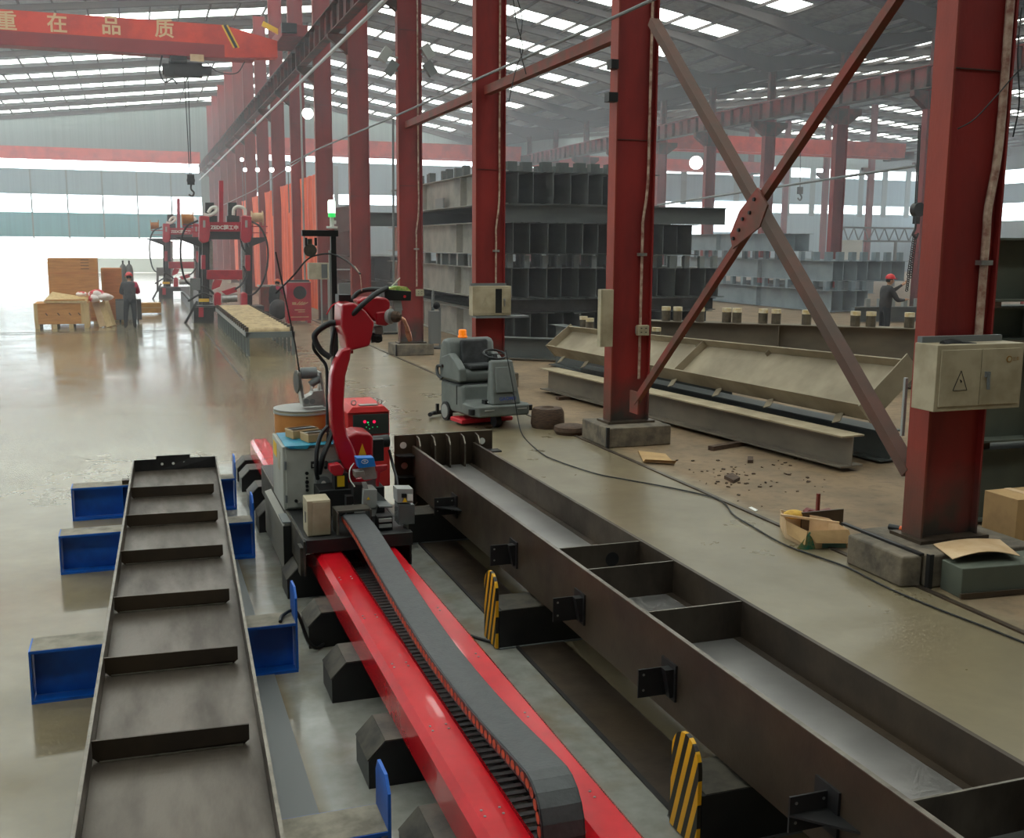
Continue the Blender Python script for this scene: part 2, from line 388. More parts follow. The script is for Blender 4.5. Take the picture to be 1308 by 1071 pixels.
for i, y in enumerate(ys):
    mb = MB()
    for x0, x1 in SPANS:
        n = 8
        for j in range(n):
            a = x0+(x1-x0)*j/n; c = x0+(x1-x0)*(j+1)/n
            def dep(x):
                e = min(abs(x-q) for q in (XL, XR2, XR3)); return .3 + .5*max(0, 1-e/6.)
            da, dc = dep(a), dep(c); za, zc = roofz(a)-.14, roofz(c-1e-6)-.14
            mb.hexa([(a,y-.05,za-da),(c,y-.05,zc-dc),(c,y+.05,zc-dc),(a,y+.05,za-da),(a,y-.05,za),(c,y-.05,zc),(c,y+.05,zc),(a,y+.05,za)])
            mb.hexa([(a,y-.14,za-da-.02),(c,y-.14,zc-dc-.02),(c,y+.14,zc-dc-.02),(a,y+.14,za-da-.02),(a,y-.14,za-da),(c,y-.14,zc-dc),(c,y+.14,zc-dc),(a,y+.14,za-da)])
    struct('trim_%d' % (i+2), mb, M_raft)
# back wall: strips of light sheet between coloured bands
mb = MB()
def wallband(mb, x0, x1, z0, z1, m):
    mb.m(m).box(x0, x1, YB, YB+.15, z0, z1)
ZL = [aY(100, y, YB).z for y in (330, 303, 272, 249, 217, 205, 189)]      # left bay bands
wallband(mb, XL, 5.9, ZL[1], ZL[2], 2); wallband(mb, XL, 5.9, ZL[3], ZL[4], 1)
wallband(mb, XL, 5.9, ZL[5], ZL[6], 3)
mb.m(0).ext([V((XL, YB, ZL[6])), V((5.9, YB, ZL[6])), V((5.9, YB, roofz(5.9))), V((XL, YB, LZ))], (0, .15, 0))
wallband(mb, 5.9, 7.2, 0, roofz(6.), 0)
zr = [aY(1000, y, YB).z for y in (345, 296, 272, 261, 226, 214)]
for a, c in ((7.2, XR2), (XR2, XR3+.2)):
    wallband(mb, a, c, 0., zr[2], 1); wallband(mb, a, c, zr[3], zr[4], 1)
mb.m(0).ext([V((7.2, YB, zr[5])), V((XR2, YB, zr[5])), V((XR2, YB, R2Z)), V((RX, YB, RZ)), V((7.2, YB, roofz(7.2)))], (0, .15, 0))
mb.m(0).ext([V((XR2, YB, zr[5])), V((XR3, YB, zr[5])), V((XR3, YB, R3E)), V((R3X, YB, R3Z)), V((XR2, YB, R2Z))], (0, .15, 0))
struct('wall_back', mb, [M_wallup, M_wallmid, M_wallteal, M_crane])
mb = MB()
mb.box(XL, 5.9, YB+.05, YB+.1, ZL[2], ZL[3]); mb.box(XL, 5.9, YB+.05, YB+.1, ZL[4], ZL[5])
for a, c in ((7.3, 12), (12.3, 18), (18.3, 24), (24.3, 32.4)) + tuple((33.1+i*3.2, 35.5+i*3.2) for i in range(16)):
    mb.box(a, c, YB+.05, YB+.1, zr[2], zr[3]); mb.box(a, c, YB+.05, YB+.1, zr[4], zr[5])
struct('window_2', mb, M_strip)
mb = MB()
for x in (18.2, 24.2): mb.box(x-.2, x+.2, YB-.05, YB+.15, 0, 10)
for i in range(17): mb.box(32.35+i*3.2, 33.0+i*3.2, YB-.05, YB+.15, zr[2]-.3, zr[5]+.3)
for i in range(9): mb.box(XL+2.9*i, XL+2.9*i+.12, YB-.05, YB+.05, 3., ZL[4])
struct('trim_40', mb, M_wallup)
# low block wall out in the yard, seen under the raised doors
struct('wall_yard', MB().box(aY(78, 340, YB+3).x, 8, YB+3, YB+3.3, 0, aY(100, 330, YB+3).z), M_wallbeige)
# bright loading doors in the far bays
mb = MB()
for px0, px1, y0, y1 in ((912, 962, 258, 296), (968, 984, 200, 330), (843, 905, 262, 300)):
    a, c = aY(px0, y1, YB-.1), aY(px1, y0, YB-.1); mb.box(a.x, c.x, YB-.12, YB-.06, max(0, a.z), c.z)
struct('door_1', mb, M_strip)
# side and front walls
mb = MB(); mb.m(0).box(XL-.2, XL, -14, YB, 0, 1.3); mb.m(1).box(XL-.2, XL, -14, YB, 3.4, 6.5); mb.m(0).box(XL-.2, XL, -14, YB, 8.5, LZ+.1)
struct('wall_left', mb, [M_wallup, M_wallmid])
mb = MB(); mb.box(XL-.12, XL-.08, -14, YB, 1.3, 3.4); mb.box(XL-.12, XL-.08, -14, YB, 6.5, 8.5); struct('left_fill_bands', mb, mat('side_fill_glow', (255, 255, 255), None, emit=(232, 246, 255), es=2.2))  # unseen glowing bands added to light the hall from the left
mb = MB(); mb.m(0).box(XR3, XR3+.2, -14, YB, 0, 5.6); mb.m(1).box(XR3, XR3+.2, -14, YB, 7.4, 9.4); mb.m(0).box(XR3, XR3+.2, -14, YB, 10.8, R3E+.1)
struct('wall_right', mb, [M_wallup, M_wallmid])
mb = MB(); mb.box(XR3+.08, XR3+.12, -14, YB, 5.6, 7.4); mb.box(XR3+.08, XR3+.12, -14, YB, 9.4, 10.8); struct('window_4', mb, M_strip)
mb = MB()
P = [V((XL, -14.2, 0)), V((XR3, -14.2, 0)), V((XR3, -14.2, R3E)), V((R3X, -14.2, R3Z)), V((XR2, -14.2, R2Z)), V((RX, -14.2, RZ)), V((XL, -14.2, LZ))]
mb.ext(P, (0, .2, 0)); struct('wall_front', mb, M_wallup)
# floor joints and plates
mb = MB(); ya = gp(100, 426).y
mb.box(XL, 2.2, ya-.03, ya+.03, 0, .004); mb.box(XL, 2.2, ya+.55, ya+.62, 0, .004); struct('floor_groove', mb, M_steeldk)
mb = MB(); mb.box(5.93, 5.98, 3, 44, 0, .015); struct('floor_rail', mb, M_steelbr)
mb = MB(); mb.box(2.38, 2.72, 1.5, 10.9, 0, .006); mb.m(1).box(2.36, 2.385, 1.5, 10.9, 0, .012); struct('floor_plate', mb, [M_steelbr, M_steeldk])
mb = MB(); mb.box(.44, .72, 1.5, 11.6, 0, .006); struct('floor_plate', mb, M_mgrey)
# ------------------------------------------------------------------ red columns of the aisle
GC = 'red steel columns of the aisle row'
COLLAB = ['red steel column carrying the big beige cabinet with two closed doors',
          'red steel column standing where the grey-brown brace meets a concrete plinth behind the scrubber',
          'red steel column carrying the beige cabinet with one door half open',
          'red steel column just right of the torch tip with a small switch box',
          'red steel column behind the black lamp post, next past the stack of beams']
def make_column(label):
    t = thing('steel_column', label, 'column', (CX, CY0, 0), 0, GC)
    H = 14.2
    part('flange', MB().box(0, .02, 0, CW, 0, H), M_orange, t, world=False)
    part('flange', MB().box(CD-.02, CD, 0, CW, 0, H), M_red, t, world=False)
    part('web', MB().box(.02, CD-.02, .06, .085, 0, H), M_red, t, world=False)
    part('base_plate', MB().box(-.06, CD+.06, -.08, CW+.08, 0, .03), M_steelbr, t, world=False)
    for z in (3.9, 7.6): part('splice_seam', MB().box(.02, CD-.02, .045, .06, z, z+.008), M_redlow, t, world=False)
    return t
PZ = .28
col0 = make_column(COLLAB[0]); col0.location.z = PZ
COLS = [col0]
for k in range(1, NB):
    lb = COLLAB[k] if k < 5 else 'far red steel column of the aisle row beside the orange curtains'
    COLS.append(dup(col0, (CX, CY0+BAY*k, PZ if k < 5 else 0), lb))
# concrete plinths
GP = 'concrete plinths under the aisle columns'
PL = ['stained concrete plinth under the column with the big cabinet', 'broken-edged concrete plinth under the column beside the brown coils',
      'concrete plinth hidden behind the scrubber under a red column', 'concrete plinth under the column past the torch tip', 'concrete plinth of the column behind the lamp post']
for k in range(5):
    y = CY0+BAY*k
    t = thing('concrete_plinth', PL[k], 'plinth', (6.0, y-.36, 0), 0, GP)
    part('block', MB().box(0, .98 if k else 1.1, 0, .9, 0, PZ), M_conc, t, world=False, bevel=.02)
    part('edge_angle', MB().box(-.012, .03, -.012, .0, .0, PZ+.01).box(-.012, .0, 0, .03, .0, PZ+.01), M_steeldk, t, world=False)
t = thing('concrete_block', 'broken grey concrete block lying against the plinth by the open carton', 'block', (5.85, 7.0, 0))
mb = MB().ext([V((5.80, 6.88, 0)), V((5.98, 6.85, 0)), V((5.98, 7.62, 0)), V((5.8, 7.6, 0))], (0, 0, .265)); part('block', mb, M_conc, t, bevel=.02)
part('steel_strip', MB().bar((5.97, 6.85, .275), (5.97, 7.9, .275), .04, .02), M_steeldk, t)
# conduits
for k, (dx, z0) in enumerate([(.47, 2.0), (.44, .9), (.42, 1.95), (.44, 1.7)]):
    y = CY0+BAY*k
    pts = [(CX+dx+(.0 if z < 3.4 else .06), y+.02, z) for z in ([z0, z0+.5, 2.9, 3.1, 3.6, 4.6, 6, 9, 13])]
    t = thing('conduit_pipe', ['thick dirty white conduit bending up the column above the big cabinet', 'thin pale conduit running up the column above a small socket box',
        'pale conduit down to the half open cabinet on its red column', 'thin conduit above the little switch box past the torch tip'][k], 'pipe', pts[0])
    part('pipe', MB().tube(smoothpath(pts, 3), .034 if k == 0 else .02), M_pipe, t, smooth=True)
    part('clamp', MB().box(CX+dx-.06, CX+dx+.06, y-.016, y+.056, 2.62, 2.66), M_alu, t)
# crane runway girder of the aisle row
t = thing('runway_girder', 'dark red crane runway girder running along the tops of the aisle columns', 'girder', (CX-.3, 20, 0))
gz = 9.55
part('web', MB().box(5.78, 5.81, -6, YB-.3, gz-.65, gz), M_redlow, t)
part('flange', MB().box(5.62, 5.98, -6, YB-.3, gz, gz+.03), M_redlow, t); part('flange', MB().box(5.66, 5.94, -6, YB-.3, gz-.68, gz-.65), M_redlow, t)
mb = MB(); y = -5
while y < YB-1: mb.box(5.66, 5.94, y-.01, y+.01, gz-.65, gz); y += 1.06
part('stiffener', mb, M_redlow, t, stuff=True)
part('crane_rail', MB().box(5.76, 5.84, -6, YB-.3, gz+.03, gz+.15), M_steeldk, t)
for k in range(0, NB):
    y = CY0+BAY*k
    part('bracket', MB().ext([V((CX, y+.03, gz-.68)), V((5.62, y+.03, gz-.68)), V((5.62, y+.03, gz-.8)), V((CX, y+.03, gz-1.25))], (0, .2, 0)), M_redlow, t)
t = thing('busbar_tube', 'long pale grey tube hung below the crane runway girder', 'tube', (5.71, 20, 8.3))
part('tube', MB().tube([(5.71, y, 8.33) for y in (12, 28, 60, YB-1)], .05, 8), M_tube, t, smooth=True)
mb = MB(); y = 13.4
for k in range(1, NB): part('hanger', MB().bar((5.71, CY0+BAY*k+.1, 8.36), (CX+.02, CY0+BAY*k+.1, 8.36), .03, .03), M_redlow, t)
# red strut with pipe along the columns
pz = [(8, 5.62), (60, 6.0)]
t = thing('strut_beam', 'red horizontal strut with a grey pipe on top running from column to column', 'strut', (CX+.1, 14, 5.6))
for k in range(2, 4):
    ya, yb = CY0+BAY*(k-1)+.24, CY0+BAY*k
    part('strut', MB().box(CX+.16, CX+.3, ya, yb, 5.56, 5.72), M_brace, t)
part('pipe', MB().tube([(CX+.05, 7.3, 5.78), (CX+.0, 13.8, 5.78), (CX-.03, 26.5, 5.86), (CX-.03, 39, 6.02), (CX-.03, 45.5, 6.0)], .025), M_mgrey, t, smooth=True)
# cross brace between the first two columns
t = thing('cross_brace', 'crossed red and grey-brown diagonal braces bolted at a gusset between two columns', 'brace', (CX+.3, 10, 0))
bx = CX+.06
p = lambda x, y: aX(x, y, bx)
part('diagonal', MB().bar(p(835, 28), p(1163, 604), .1, .13, (1, 0, 0)), M_grime, t, label='thicker grey-brown diagonal')
part('diagonal', MB().bar(p(1150, -8), p(968, 262), .09, .085, (1, 0, 0)), M_brace, t)
part('diagonal', MB().bar(p(962, 285), p(812, 514), .09, .075, (1, 0, 0)), M_brace, t)
g = [p(*q) for q in ((975, 240), (988, 262), (978, 290), (958, 306), (943, 318), (940, 300), (952, 270))]
part('gusset', MB().ext([q + V((-.075, 0, 0)) for q in g], (.02, 0, 0)), M_brace, t)
for q in ((972, 255), (966, 272), (957, 280), (952, 294), (945, 305)):
    c = p(*q); part('bolt', MB().cyl(c+V((-.095, 0, 0)), c+V((-.07, 0, 0)), .022, n=6), M_steeldk, t)
c = p(812, 514); part('end_plate', MB().obox(c+V((-.02, 0, 0)), (.02, .25, .3)), M_brace, t)
# second column row
GC2 = 'hazy red columns of the far row with crane brackets'
def make_col2(label):
    t = thing('crane_column', label, 'column', (XR2, CY0, 0), 0, GC2)
    part('shaft', MB().box(0, .02, 0, .35, 0, 9.6).box(.63, .65, 0, .35, 0, 9.6).box(.02, .63, .16, .19, 0, 9.6), M_red, t, world=False)
    part('upper_shaft', MB().box(.2, .22, .05, .3, 9.6, 12.2).box(.55, .57, .05, .3, 9.6, 12.2).box(.22, .55, .16, .19, 9.6, 12.2), M_redlow, t, world=False)
    part('bracket', MB().ext([V((-.75, .02, 9.45)), V((1.4, .02, 9.45)), V((1.4, .02, 9.2)), V((.7, .02, 8.7)), V((-.05, .02, 8.7)), V((-.75, .02, 9.2))], (0, .3, 0)), M_redlow, t, world=False)
    return t
c2 = make_col2('hazy red crane column of the far row seen past the dark stack'); c2.location = (XR2, CY0+BAY*5, 0)
for k in range(3, NB):
    if k == 5: continue
    dup(c2, (XR2, CY0+BAY*k, 0), 'hazy red crane column of the far row with a bracket under its girder')
c2['label'] = 'hazy red crane column of the far row with a bracket under its girder'
t = thing('runway_girder', 'hazy pinkish crane girder with many stiffeners on the far column row', 'girder', (XR2-.4, 40, 9.4))
z0, z1 = 9.5, 10.35
part('web', MB().box(XR2-.42, XR2-.38, 20, YB-.4, z0, z1), M_red, t); part('flange', MB().box(XR2-.62, XR2-.18, 20, YB-.4, z1, z1+.04), M_red, t); part('flange', MB().box(XR2-.62, XR2-.18, 20, YB-.4, z0-.04, z0), M_red, t)
mb = MB(); y = 20.5
while y < YB-1: mb.box(XR2-.6, XR2-.42, y-.015, y+.015, z0, z1); y += 1.0
part('stiffener', mb, M_redlow, t, stuff=True)
GE = 'slim red columns far back in the hall'
o = None
for k in range(5, NB):
    if o is None:
        o = thing('steel_column', 'slim red column standing far back before the dashed window rows', 'column', (R3X, CY0+BAY*k, 0), 0, GE)
        part('shaft', MB().box(0, .5, 0, .3, 0, 14.6), M_red, o, world=False); part('bracket', MB().ext([V((-.7, 0, 9.4)), V((0, 0, 9.4)), V((0, 0, 8.7)), V((-.7, 0, 9.15))], (0, .3, 0)), M_redlow, o, world=False)
    else: dup(o, (R3X, CY0+BAY*k, 0), 'slim red column standing far back before the dashed window rows')
# far cranes seen through the haze
GCR = 'red bridge cranes of the far bays'
def bridge(label, x0, x1, y, z0, z1, lm=None):
    t = thing('bridge_crane', label, 'crane', ((x0+x1)/2, y, z0), 0, GCR)
    part('girder', MB().box(x0+.5, x1-.5, y-.25, y+.25, z0, z1), M_crane, t); part('girder', MB().box(x0+.5, x1-.5, y+1.4, y+1.9, z0, z1), M_crane, t)
    part('end_carriage', MB().box(x0-.05, x0+.55, y-.6, y+2.4, z0-.1, z0+.45), M_red, t); part('end_carriage', MB().box(x1-.55, x1+.05, y-.6, y+2.4, z0-.1, z0+.45), M_red, t)
bridge('long red bridge crane high in the hazy bay behind the dark stack', CX+1, XR2-.7, 88, 9.8, 11.0)
bridge('red bridge crane in the farthest bay below the bright roof lights', XR2+1, R3X-.4, 72, 9.8, 10.9)
bridge('second red bridge crane in the farthest bay, nearer the end wall', XR2+1, R3X-.4, 93, 9.9, 10.9)
# ================================================================== FOREGROUND: work pieces and supports
def xl(y): return -.13 - .2*(11.1-y)/7.2
def xr(y): return .68 - .26*(11.0-y)/7.2
t = thing('steel_beam', 'dark steel beam lying flat on blue supports with cross plates in its web', 'beam', (.2, 7, .34))
y0, y1 = 1.6, 11.36
def slab(mb, xa0, xa1, xb0, xb1, ya, yb, z0, z1):
    return mb.hexa([(xa0,ya,z0),(xa1,ya,z0),(xb1,yb,z0),(xb0,yb,z0),(xa0,ya,z1),(xa1,ya,z1),(xb1,yb,z1),(xb0,yb,z1)])
part('web', slab(MB(), xl(y0)+.01, xr(y0)-.01, xl(y1)+.01, xr(y1)-.01, y0, y1, .425, .437), M_steel, t)
mb = slab(MB(), xl(y0)-.008, xl(y0)+.008, xl(y1)-.008, xl(y1)+.008, y0, y1, .34, .545); mb.m(1); slab(mb, xl(y0)-.008, xl(y0)+.008, xl(y1)-.008, xl(y1)+.008, y0, y1, .545, .552)
part('flange', mb, [M_steel, M_edge], t)
mb = slab(MB(), xr(y0)-.008, xr(y0)+.008, xr(y1)-.008, xr(y1)+.008, y0, y1, .34, .545); mb.m(1); slab(mb, xr(y0)-.008, xr(y0)+.008, xr(y1)-.008, xr(y1)+.008, y0, y1, .545, .552)
part('flange', mb, [M_steel, M_edge], t)
for y in (10.1, 9.05, 7.97, 6.9, 5.85, 4.83, 3.8, 2.8):
    a, c = xl(y)+.012, xr(y)-.06; q = .022
    mb = MB().ext([V((a+q, y+.03, .437)), V((c-q, y-.19+.2, .437)), V((c, y, .437+q)), V((c, y, .535)), V((a, y+.03, .54)), V((a, y+.03, .437+q))], (0, .012, 0))
    mb.m(1).bar((a+.03, y+.02, .44), (c-.03, y-.005, .44), .014, .008)
    part('cross_plate', mb, [M_steelbr, M_edge], t)
y = 11.36; a, c = xl(y), xr(y); w = (c-a)
mb = MB().ext([V((a, y, .34)), V((c, y-.02, .34)), V((c, y-.02, .552)), V((a+w*.68, y, .552)), V((a+w*.68, y, .585)), V((a+w*.27, y, .585)), V((a+w*.27, y, .552)), V((a, y, .552))], (0, .02, 0))
for i in range(3):
    x = a+w*(.34+.135*i); mb.m(1).cyl((x, y-.004, .5), (x, y+.002, .5), .014, n=12)
part('end_plate', mb, [M_steeldk, M_white], t)
# blue supports
GB = 'blue beam supports under the long flat beam'
def blue_support():
    t = thing('beam_support', '', 'support', (0, 0, 0), 0, GB)
    x0, x1, h = -.72, .875, .335
    part('web', MB().box(x0+.02, x1-.02, .1, .112, .02, h-.02), M_blue, t, world=False)
    mb = MB().box(x0, x1-.012, 0, .24, h-.018, h-.002); mb.m(1).box(x0+.01, x1-.012, .005, .235, h-.002, h)
    part('top_flange', mb, [M_blue, M_worn], t, world=False)
    part('bottom_flange', MB().box(x0, x1, 0, .24, 0, .018), M_blue, t, world=False)
    part('end_rib', MB().box(x0, x0+.012, 0, .24, .018, h-.018), M_blue, t, world=False)
    part('stop_plate', MB().ext([V((x1-.012, 0, .018)), V((x1-.012, .24, .018)), V((x1-.012, .24, .5)), V((x1-.012, .2, .56)), V((x1-.012, .06, .56)), V((x1-.012, 0, .5))], (.014, 0, 0)), M_blue, t, world=False)
    part('rib', MB().box(-.25, -.238, .005, .1, .02, h-.02).box(.3, .312, .005, .1, .02, h-.02), M_blue, t, world=False)
    return t
b0 = blue_support(); b0.location = (0, 6.67, .0); b0['label'] = 'blue beam support whose stop plate touches a short black cable'
dup(b0, (.0, 9.36, 0), 'blue beam support beside the robot carriage, third nearest of the four')
dup(b0, (.0, 11.2, 0), 'blue beam support under the end plate with three holes')
dup(b0, (.02, 4.05, 0), 'nearest blue beam support, only its stop plate tip showing')
single('steel_offcut', MB().box(-.24, -.16, 11.25, 11.33, .335, .375), M_steelbr, 'small square steel offcut lying on the farthest blue support', 'offcut', (-.2, 11.12, .335))
# ------------------------------------------------------------------ robot track
t = thing('robot_track', 'twin red robot track rails resting on black chamfered feet', 'track', (1.5, 7, 0))
def rail(x0, x1):
    c = .035; z0, z1 = .25, .45
    return MB().ext([V((x0, 1.8, z0)), V((x1, 1.8, z0)), V((x1, 1.8, z1-c)), V((x1-c, 1.8, z1)), V((x0+c, 1.8, z1)), V((x0, 1.8, z1-c))], (0, 11.0, 0))
def bolts(x0, x1):
    mb = MB(); y = 2.2
    while y < 12.6:
        for dx in (0, .05):
            for dy in (0, .05):
                mb.cyl((x0+.06+dx+(.03 if dx else 0), y+dy, .449), (x0+.06+dx+(.03 if dx else 0), y+dy, .4535), .006, n=6)
        y += .82
    return mb
for x0, x1 in ((1.18, 1.40), (1.588, 1.815)):
    r = part('rail', rail(x0, x1), M_railred, t); part('bolt', bolts(x0, x1), M_alu, r, stuff=True)
part('cable_tray', MB().box(1.402, 1.586, 1.8, 12.6, .15, .165), M_chaindk, t)
FY = [2.9, 4.03, 5.03, 6.12, 7.05, 8.15, 9.2, 10.2, 11.1, 12.0, 12.55]
for y in FY:
    z = .25; x0, x1 = (1.0 if not 8.3 < y < 9.7 else 1.16), 2.0
    mb = MB().ext([V((x0, y, 0)), V((x1, y, 0)), V((x1, y, .15)), V((x1-.09, y, z-.006)), V((x0+.09, y, z-.006)), V((x0, y, .15))], (0, .33, 0))
    mb.m(1).hexa([(x0+.09, y+.004, z-.006), (x1-.09, y+.004, z-.006), (x1-.09, y+.326, z-.006), (x0+.09, y+.326, z-.006), (x0+.09, y+.004, z), (x1-.09, y+.004, z), (x1-.09, y+.326, z), (x0+.09, y+.326, z)])
    mb.hexa([(x0-.002, y+.004, .15), (x0+.088, y+.004, z-.004), (x0+.088, y+.326, z-.004), (x0-.002, y+.326, .15), (x0-.006, y+.004, .153), (x0+.088, y+.004, z), (x0+.088, y+.326, z), (x0-.006, y+.326, .153)])
    part('foot', mb, [M_black, M_blacktop], t)
# cables on the floor from the track
t_c = single('floor_cable', MB().tube(smoothpath([(1.16, 7.2, .2), (1.13, 7.1, .05), (1.05, 7.0, .02), (.98, 6.95, .1), (.9, 6.9, .33), (.8, 6.8, .352), (.77, 6.7, .345)]), .012), M_rubber, 'short black cable looping from the red track to the blue support', 'cable', (1.1, 7, 0), smooth=True)
single('floor_cable', MB().tube(smoothpath([(1.86, 7.35, .2), (1.95, 7.2, .05), (2.1, 6.95, .014), (2.22, 6.75, .014), (2.235, 6.66, .03)]), .012), M_rubber, 'short black cable between the red track and the striped stop plate', 'cable', (2, 7, 0), smooth=True)
# ------------------------------------------------------------------ drag chain
def chain_path():
    top = smoothpath([(7.95, .70), (7.5, .695), (6.9, .64), (6.2, .585), (5.5, .55), (4.9, .555), (4.4, .58), (4.0, .615), (3.78, .63)], 8)
    pts = [(q[0], q[1]) for q in [(v.x, v.y) for v in [V((a.x, a.y, 0)) for a in [V((p.x, p.y, 0)) for p in top]]]]
    return pts
top = smoothpath([(7.95, .70, 0), (7.5, .695, 0), (6.9, .645, 0), (6.2, .59, 0), (5.5, .555, 0), (4.9, .56, 0), (4.4, .585, 0), (4.0, .62, 0), (3.8, .635, 0)], 8)
pts = [(p.x, p.y) for p in top]
cy, cz, rr = 3.8, .435, .2
for i in range(1, 15):
    a = PI/2 + PI*i/14; pts.append((cy+rr*math.cos(a), cz+rr*math.sin(a)))
y = 3.8
while y < 7.9: y += .2; pts.append((y, .235))
def resample(P, step):
    out = [P[0]]; acc = 0.
    for a, b in zip(P, P[1:]):
        L = math.hypot(b[0]-a[0], b[1]-a[1]); d = step-acc
        while d <= L:
            out.append((a[0]+(b[0]-a[0])*d/L, a[1]+(b[1]-a[1])*d/L)); d += step
        acc = L-(d-step)
    return out
P2 = resample(pts, .062)
CXL, CXR, TH = 1.405, 1.58, .058
t = thing('cable_drag_chain', 'dark grey cable drag chain with orange side openings lying between the red rails', 'cable chain', (1.49, 6, .3))
def nrm(i):
    a, b = P2[max(0, i-1)], P2[min(len(P2)-1, i+1)]; d = (b[0]-a[0], b[1]-a[1]); L = math.hypot(*d); return (d[0]/L, d[1]/L)
lid, sides, ov, ov2 = MB(), MB(), MB(), MB()
for i in range(len(P2)-1):
    a, b = P2[i], P2[i+1]; dy, dz = b[0]-a[0], b[1]-a[1]; L = math.hypot(dy, dz); ty, tz = dy/L, dz/L
    ny, nz = (tz, -ty)                                   # outward (up on the top run, since path goes toward -y)
    if i == 0: pass
    C = V((0, (a[0]+b[0])/2, (a[1]+b[1])/2)); T = V((0, ty, tz)); Nn = V((0, ny, nz))
    M = Matrix((V((1, 0, 0)), T, Nn)).transposed()
    xm = (CXL+CXR)/2
    lid.obox(C + V((xm, 0, 0)) + Nn*.0, (CXR-CXL-.006, L*1.0, .006), M)
    lid.obox(C + V((xm, 0, 0)) - Nn*TH, (CXR-CXL-.02, L*.5, .005), M)
    for x in (CXL, CXR): sides.obox(C + V((x, 0, 0)) - Nn*TH/2, (.008, L*1.05, TH), M)
    for x, e in ((CXL-.0045, -1), (CXR+.0045, 1)):
        ring = [C + V((x, 0, 0)) - Nn*TH/2 + T*(L*.40*math.cos(2*PI*k/10)) + Nn*(TH*.33*math.sin(2*PI*k/10)) for k in range(10)]
        ov.ext(ring, (e*.002, 0, 0))
part('link_lid', lid, M_chain, t, stuff=True); part('side_link', sides, M_chaindk, t, stuff=True); part('side_opening', ov, M_oval, t, stuff=True, label='orange cable showing through side openings')
# ------------------------------------------------------------------ robot carriage
t = thing('robot_carriage', 'black robot carriage straddling the red track under the robot arm', 'carriage', (1.5, 9, .45))
part('deck', MB().box(1.1, 1.9, 7.82, 10.75, .47, .55), M_black, t, bevel=.006)
part('front_beam', MB().box(1.1, 1.92, 7.78, 7.86, .46, .565), M_black, t, bevel=.006)
part('skirt_plate', MB().box(1.085, 1.1, 7.8, 10.7, .28, .55).box(1.06, 1.085, 7.82, 7.95, .28, .5), M_blacktop, t)
part('skirt_plate', MB().box(1.9, 1.915, 7.8, 10.7, .3, .55), M_black, t)
part('pedestal', MB().box(1.32, 1.86, 8.5, 9.35, .55, .77), M_black, t, bevel=.008)
part('chain_bracket', MB().box(1.36, 1.62, 7.93, 8.1, .72, .735).box(1.355, 1.365, 7.86, 8.1, .55, .735).box(1.615, 1.625, 7.9, 8.1, .55, .735), M_blacktop, t)
part('connector_block', MB().box(1.68, 1.8, 7.95, 8.05, .55, .66).m(1).box(1.69, 1.79, 7.93, 7.95, .62, .645).box(1.69, 1.79, 7.93, 7.95, .575, .6), [M_black, M_lgrey], t)
t = thing('cable_trough', 'long grey-topped black box hung on the carriage below the cabinet', 'box', (1.0, 9, .15))
part('shell', MB().ext([V((1.02, 8.5, .13)), V((1.078, 8.5, .13)), V((1.078, 8.5, .52)), V((1.02, 8.5, .5))], (0, 1.3, 0)), mat('trough_grey', (122, 118, 108), None, rough=.5), t)
part('front_panel', MB().box(1.022, 1.082, 8.49, 8.5, .13, .5).box(1.08, 1.28, 8.49, 8.5, .256, .468), M_black, t); part('top_plate', MB().box(1.02, 1.098, 8.5, 8.79, .52, .532), M_mgrey, t)
# electrical cabinet
t = thing('electrical_cabinet', 'tall grey electrical cabinet on the carriage with black buttons and a fan', 'cabinet', (1.35, 9.1, .5))
X0, X1, Y0, Y1, Z0, Z1 = 1.07, 1.66, 8.8, 9.5, .552, 1.09
part('body', MB().box(X0, X1, Y0+.02, Y1, Z0, Z1), M_cab, t, bevel=.008)
d = part('door', MB().box(X0+.025, X1-.01, Y0, Y0+.02, Z0+.02, Z1-.02), M_cab, t, bevel=.004)
mb = MB()
for z, r in ((.86, .014), (.82, .01), (.785, .016), (.75, .013), (.715, .013)): mb.cyl((1.265, Y0-.012, z), (1.265, Y0+.005, z), r, n=14)
mb.cyl((1.17, Y0-.012, .63), (1.17, Y0+.005, .63), .014, n=14)
part('button', mb, M_rubber, d)
part('hinge', MB().box(X0+.012, X0+.03, Y0-.012, Y0+.01, .9, .97).box(X0+.012, X0+.03, Y0-.012, Y0+.01, .62, .68), M_mgrey, d)
part('switch_block', MB().box(1.3, 1.4, Y0-.03, Y0, .905, .96).m(1).box(1.31, 1.38, Y0-.034, Y0-.03, .918, .942), [M_black, M_lgrey], d)
mb = MB().box(1.325, 1.475, Y0-.02, Y0+.002, .7, .84); mb.m(1).lathe([(.06, -.022), (.06, -.021)], (1.4, Y0, .77), (0, 1, 0), 20); mb.m(2).cyl((1.4, Y0-.026, .77), (1.4, Y0-.02, .77), .02)
part('fan', mb, [M_lgrey, M_mgrey, M_white], t)
part('side_sticker', MB().box(X0-.003, X0, 9.2, 9.42, .93, 1.05), M_yellow, t)
part('side_sticker', MB().box(X0-.003, X0, 8.98, 9.12, .86, 1.02), M_lid, t)
mb = MB()
for x in (1.2, 1.235, 1.27): mb.cyl((x, Y0-.03, .61), (x, Y0, .61), .012, n=10)
part('cable_gland', mb, M_alu, t)
single('plastic_sheet', MB().ext([V((1.09, 8.79, 1.096)), V((1.66, 8.78, 1.096)), V((1.66, 9.48, 1.096)), V((1.1, 9.46, 1.096))], (0, 0, .004)).ext([V((1.09, 8.785, 1.1)), V((1.3, 8.785, 1.1)), V((1.27, 8.785, 1.07)), V((1.13, 8.785, 1.078))], (0, .003, 0)), M_teal, 'teal plastic sheet under the cartons on top of the grey cabinet', 'sheet', (1.3, 9, 1.09))
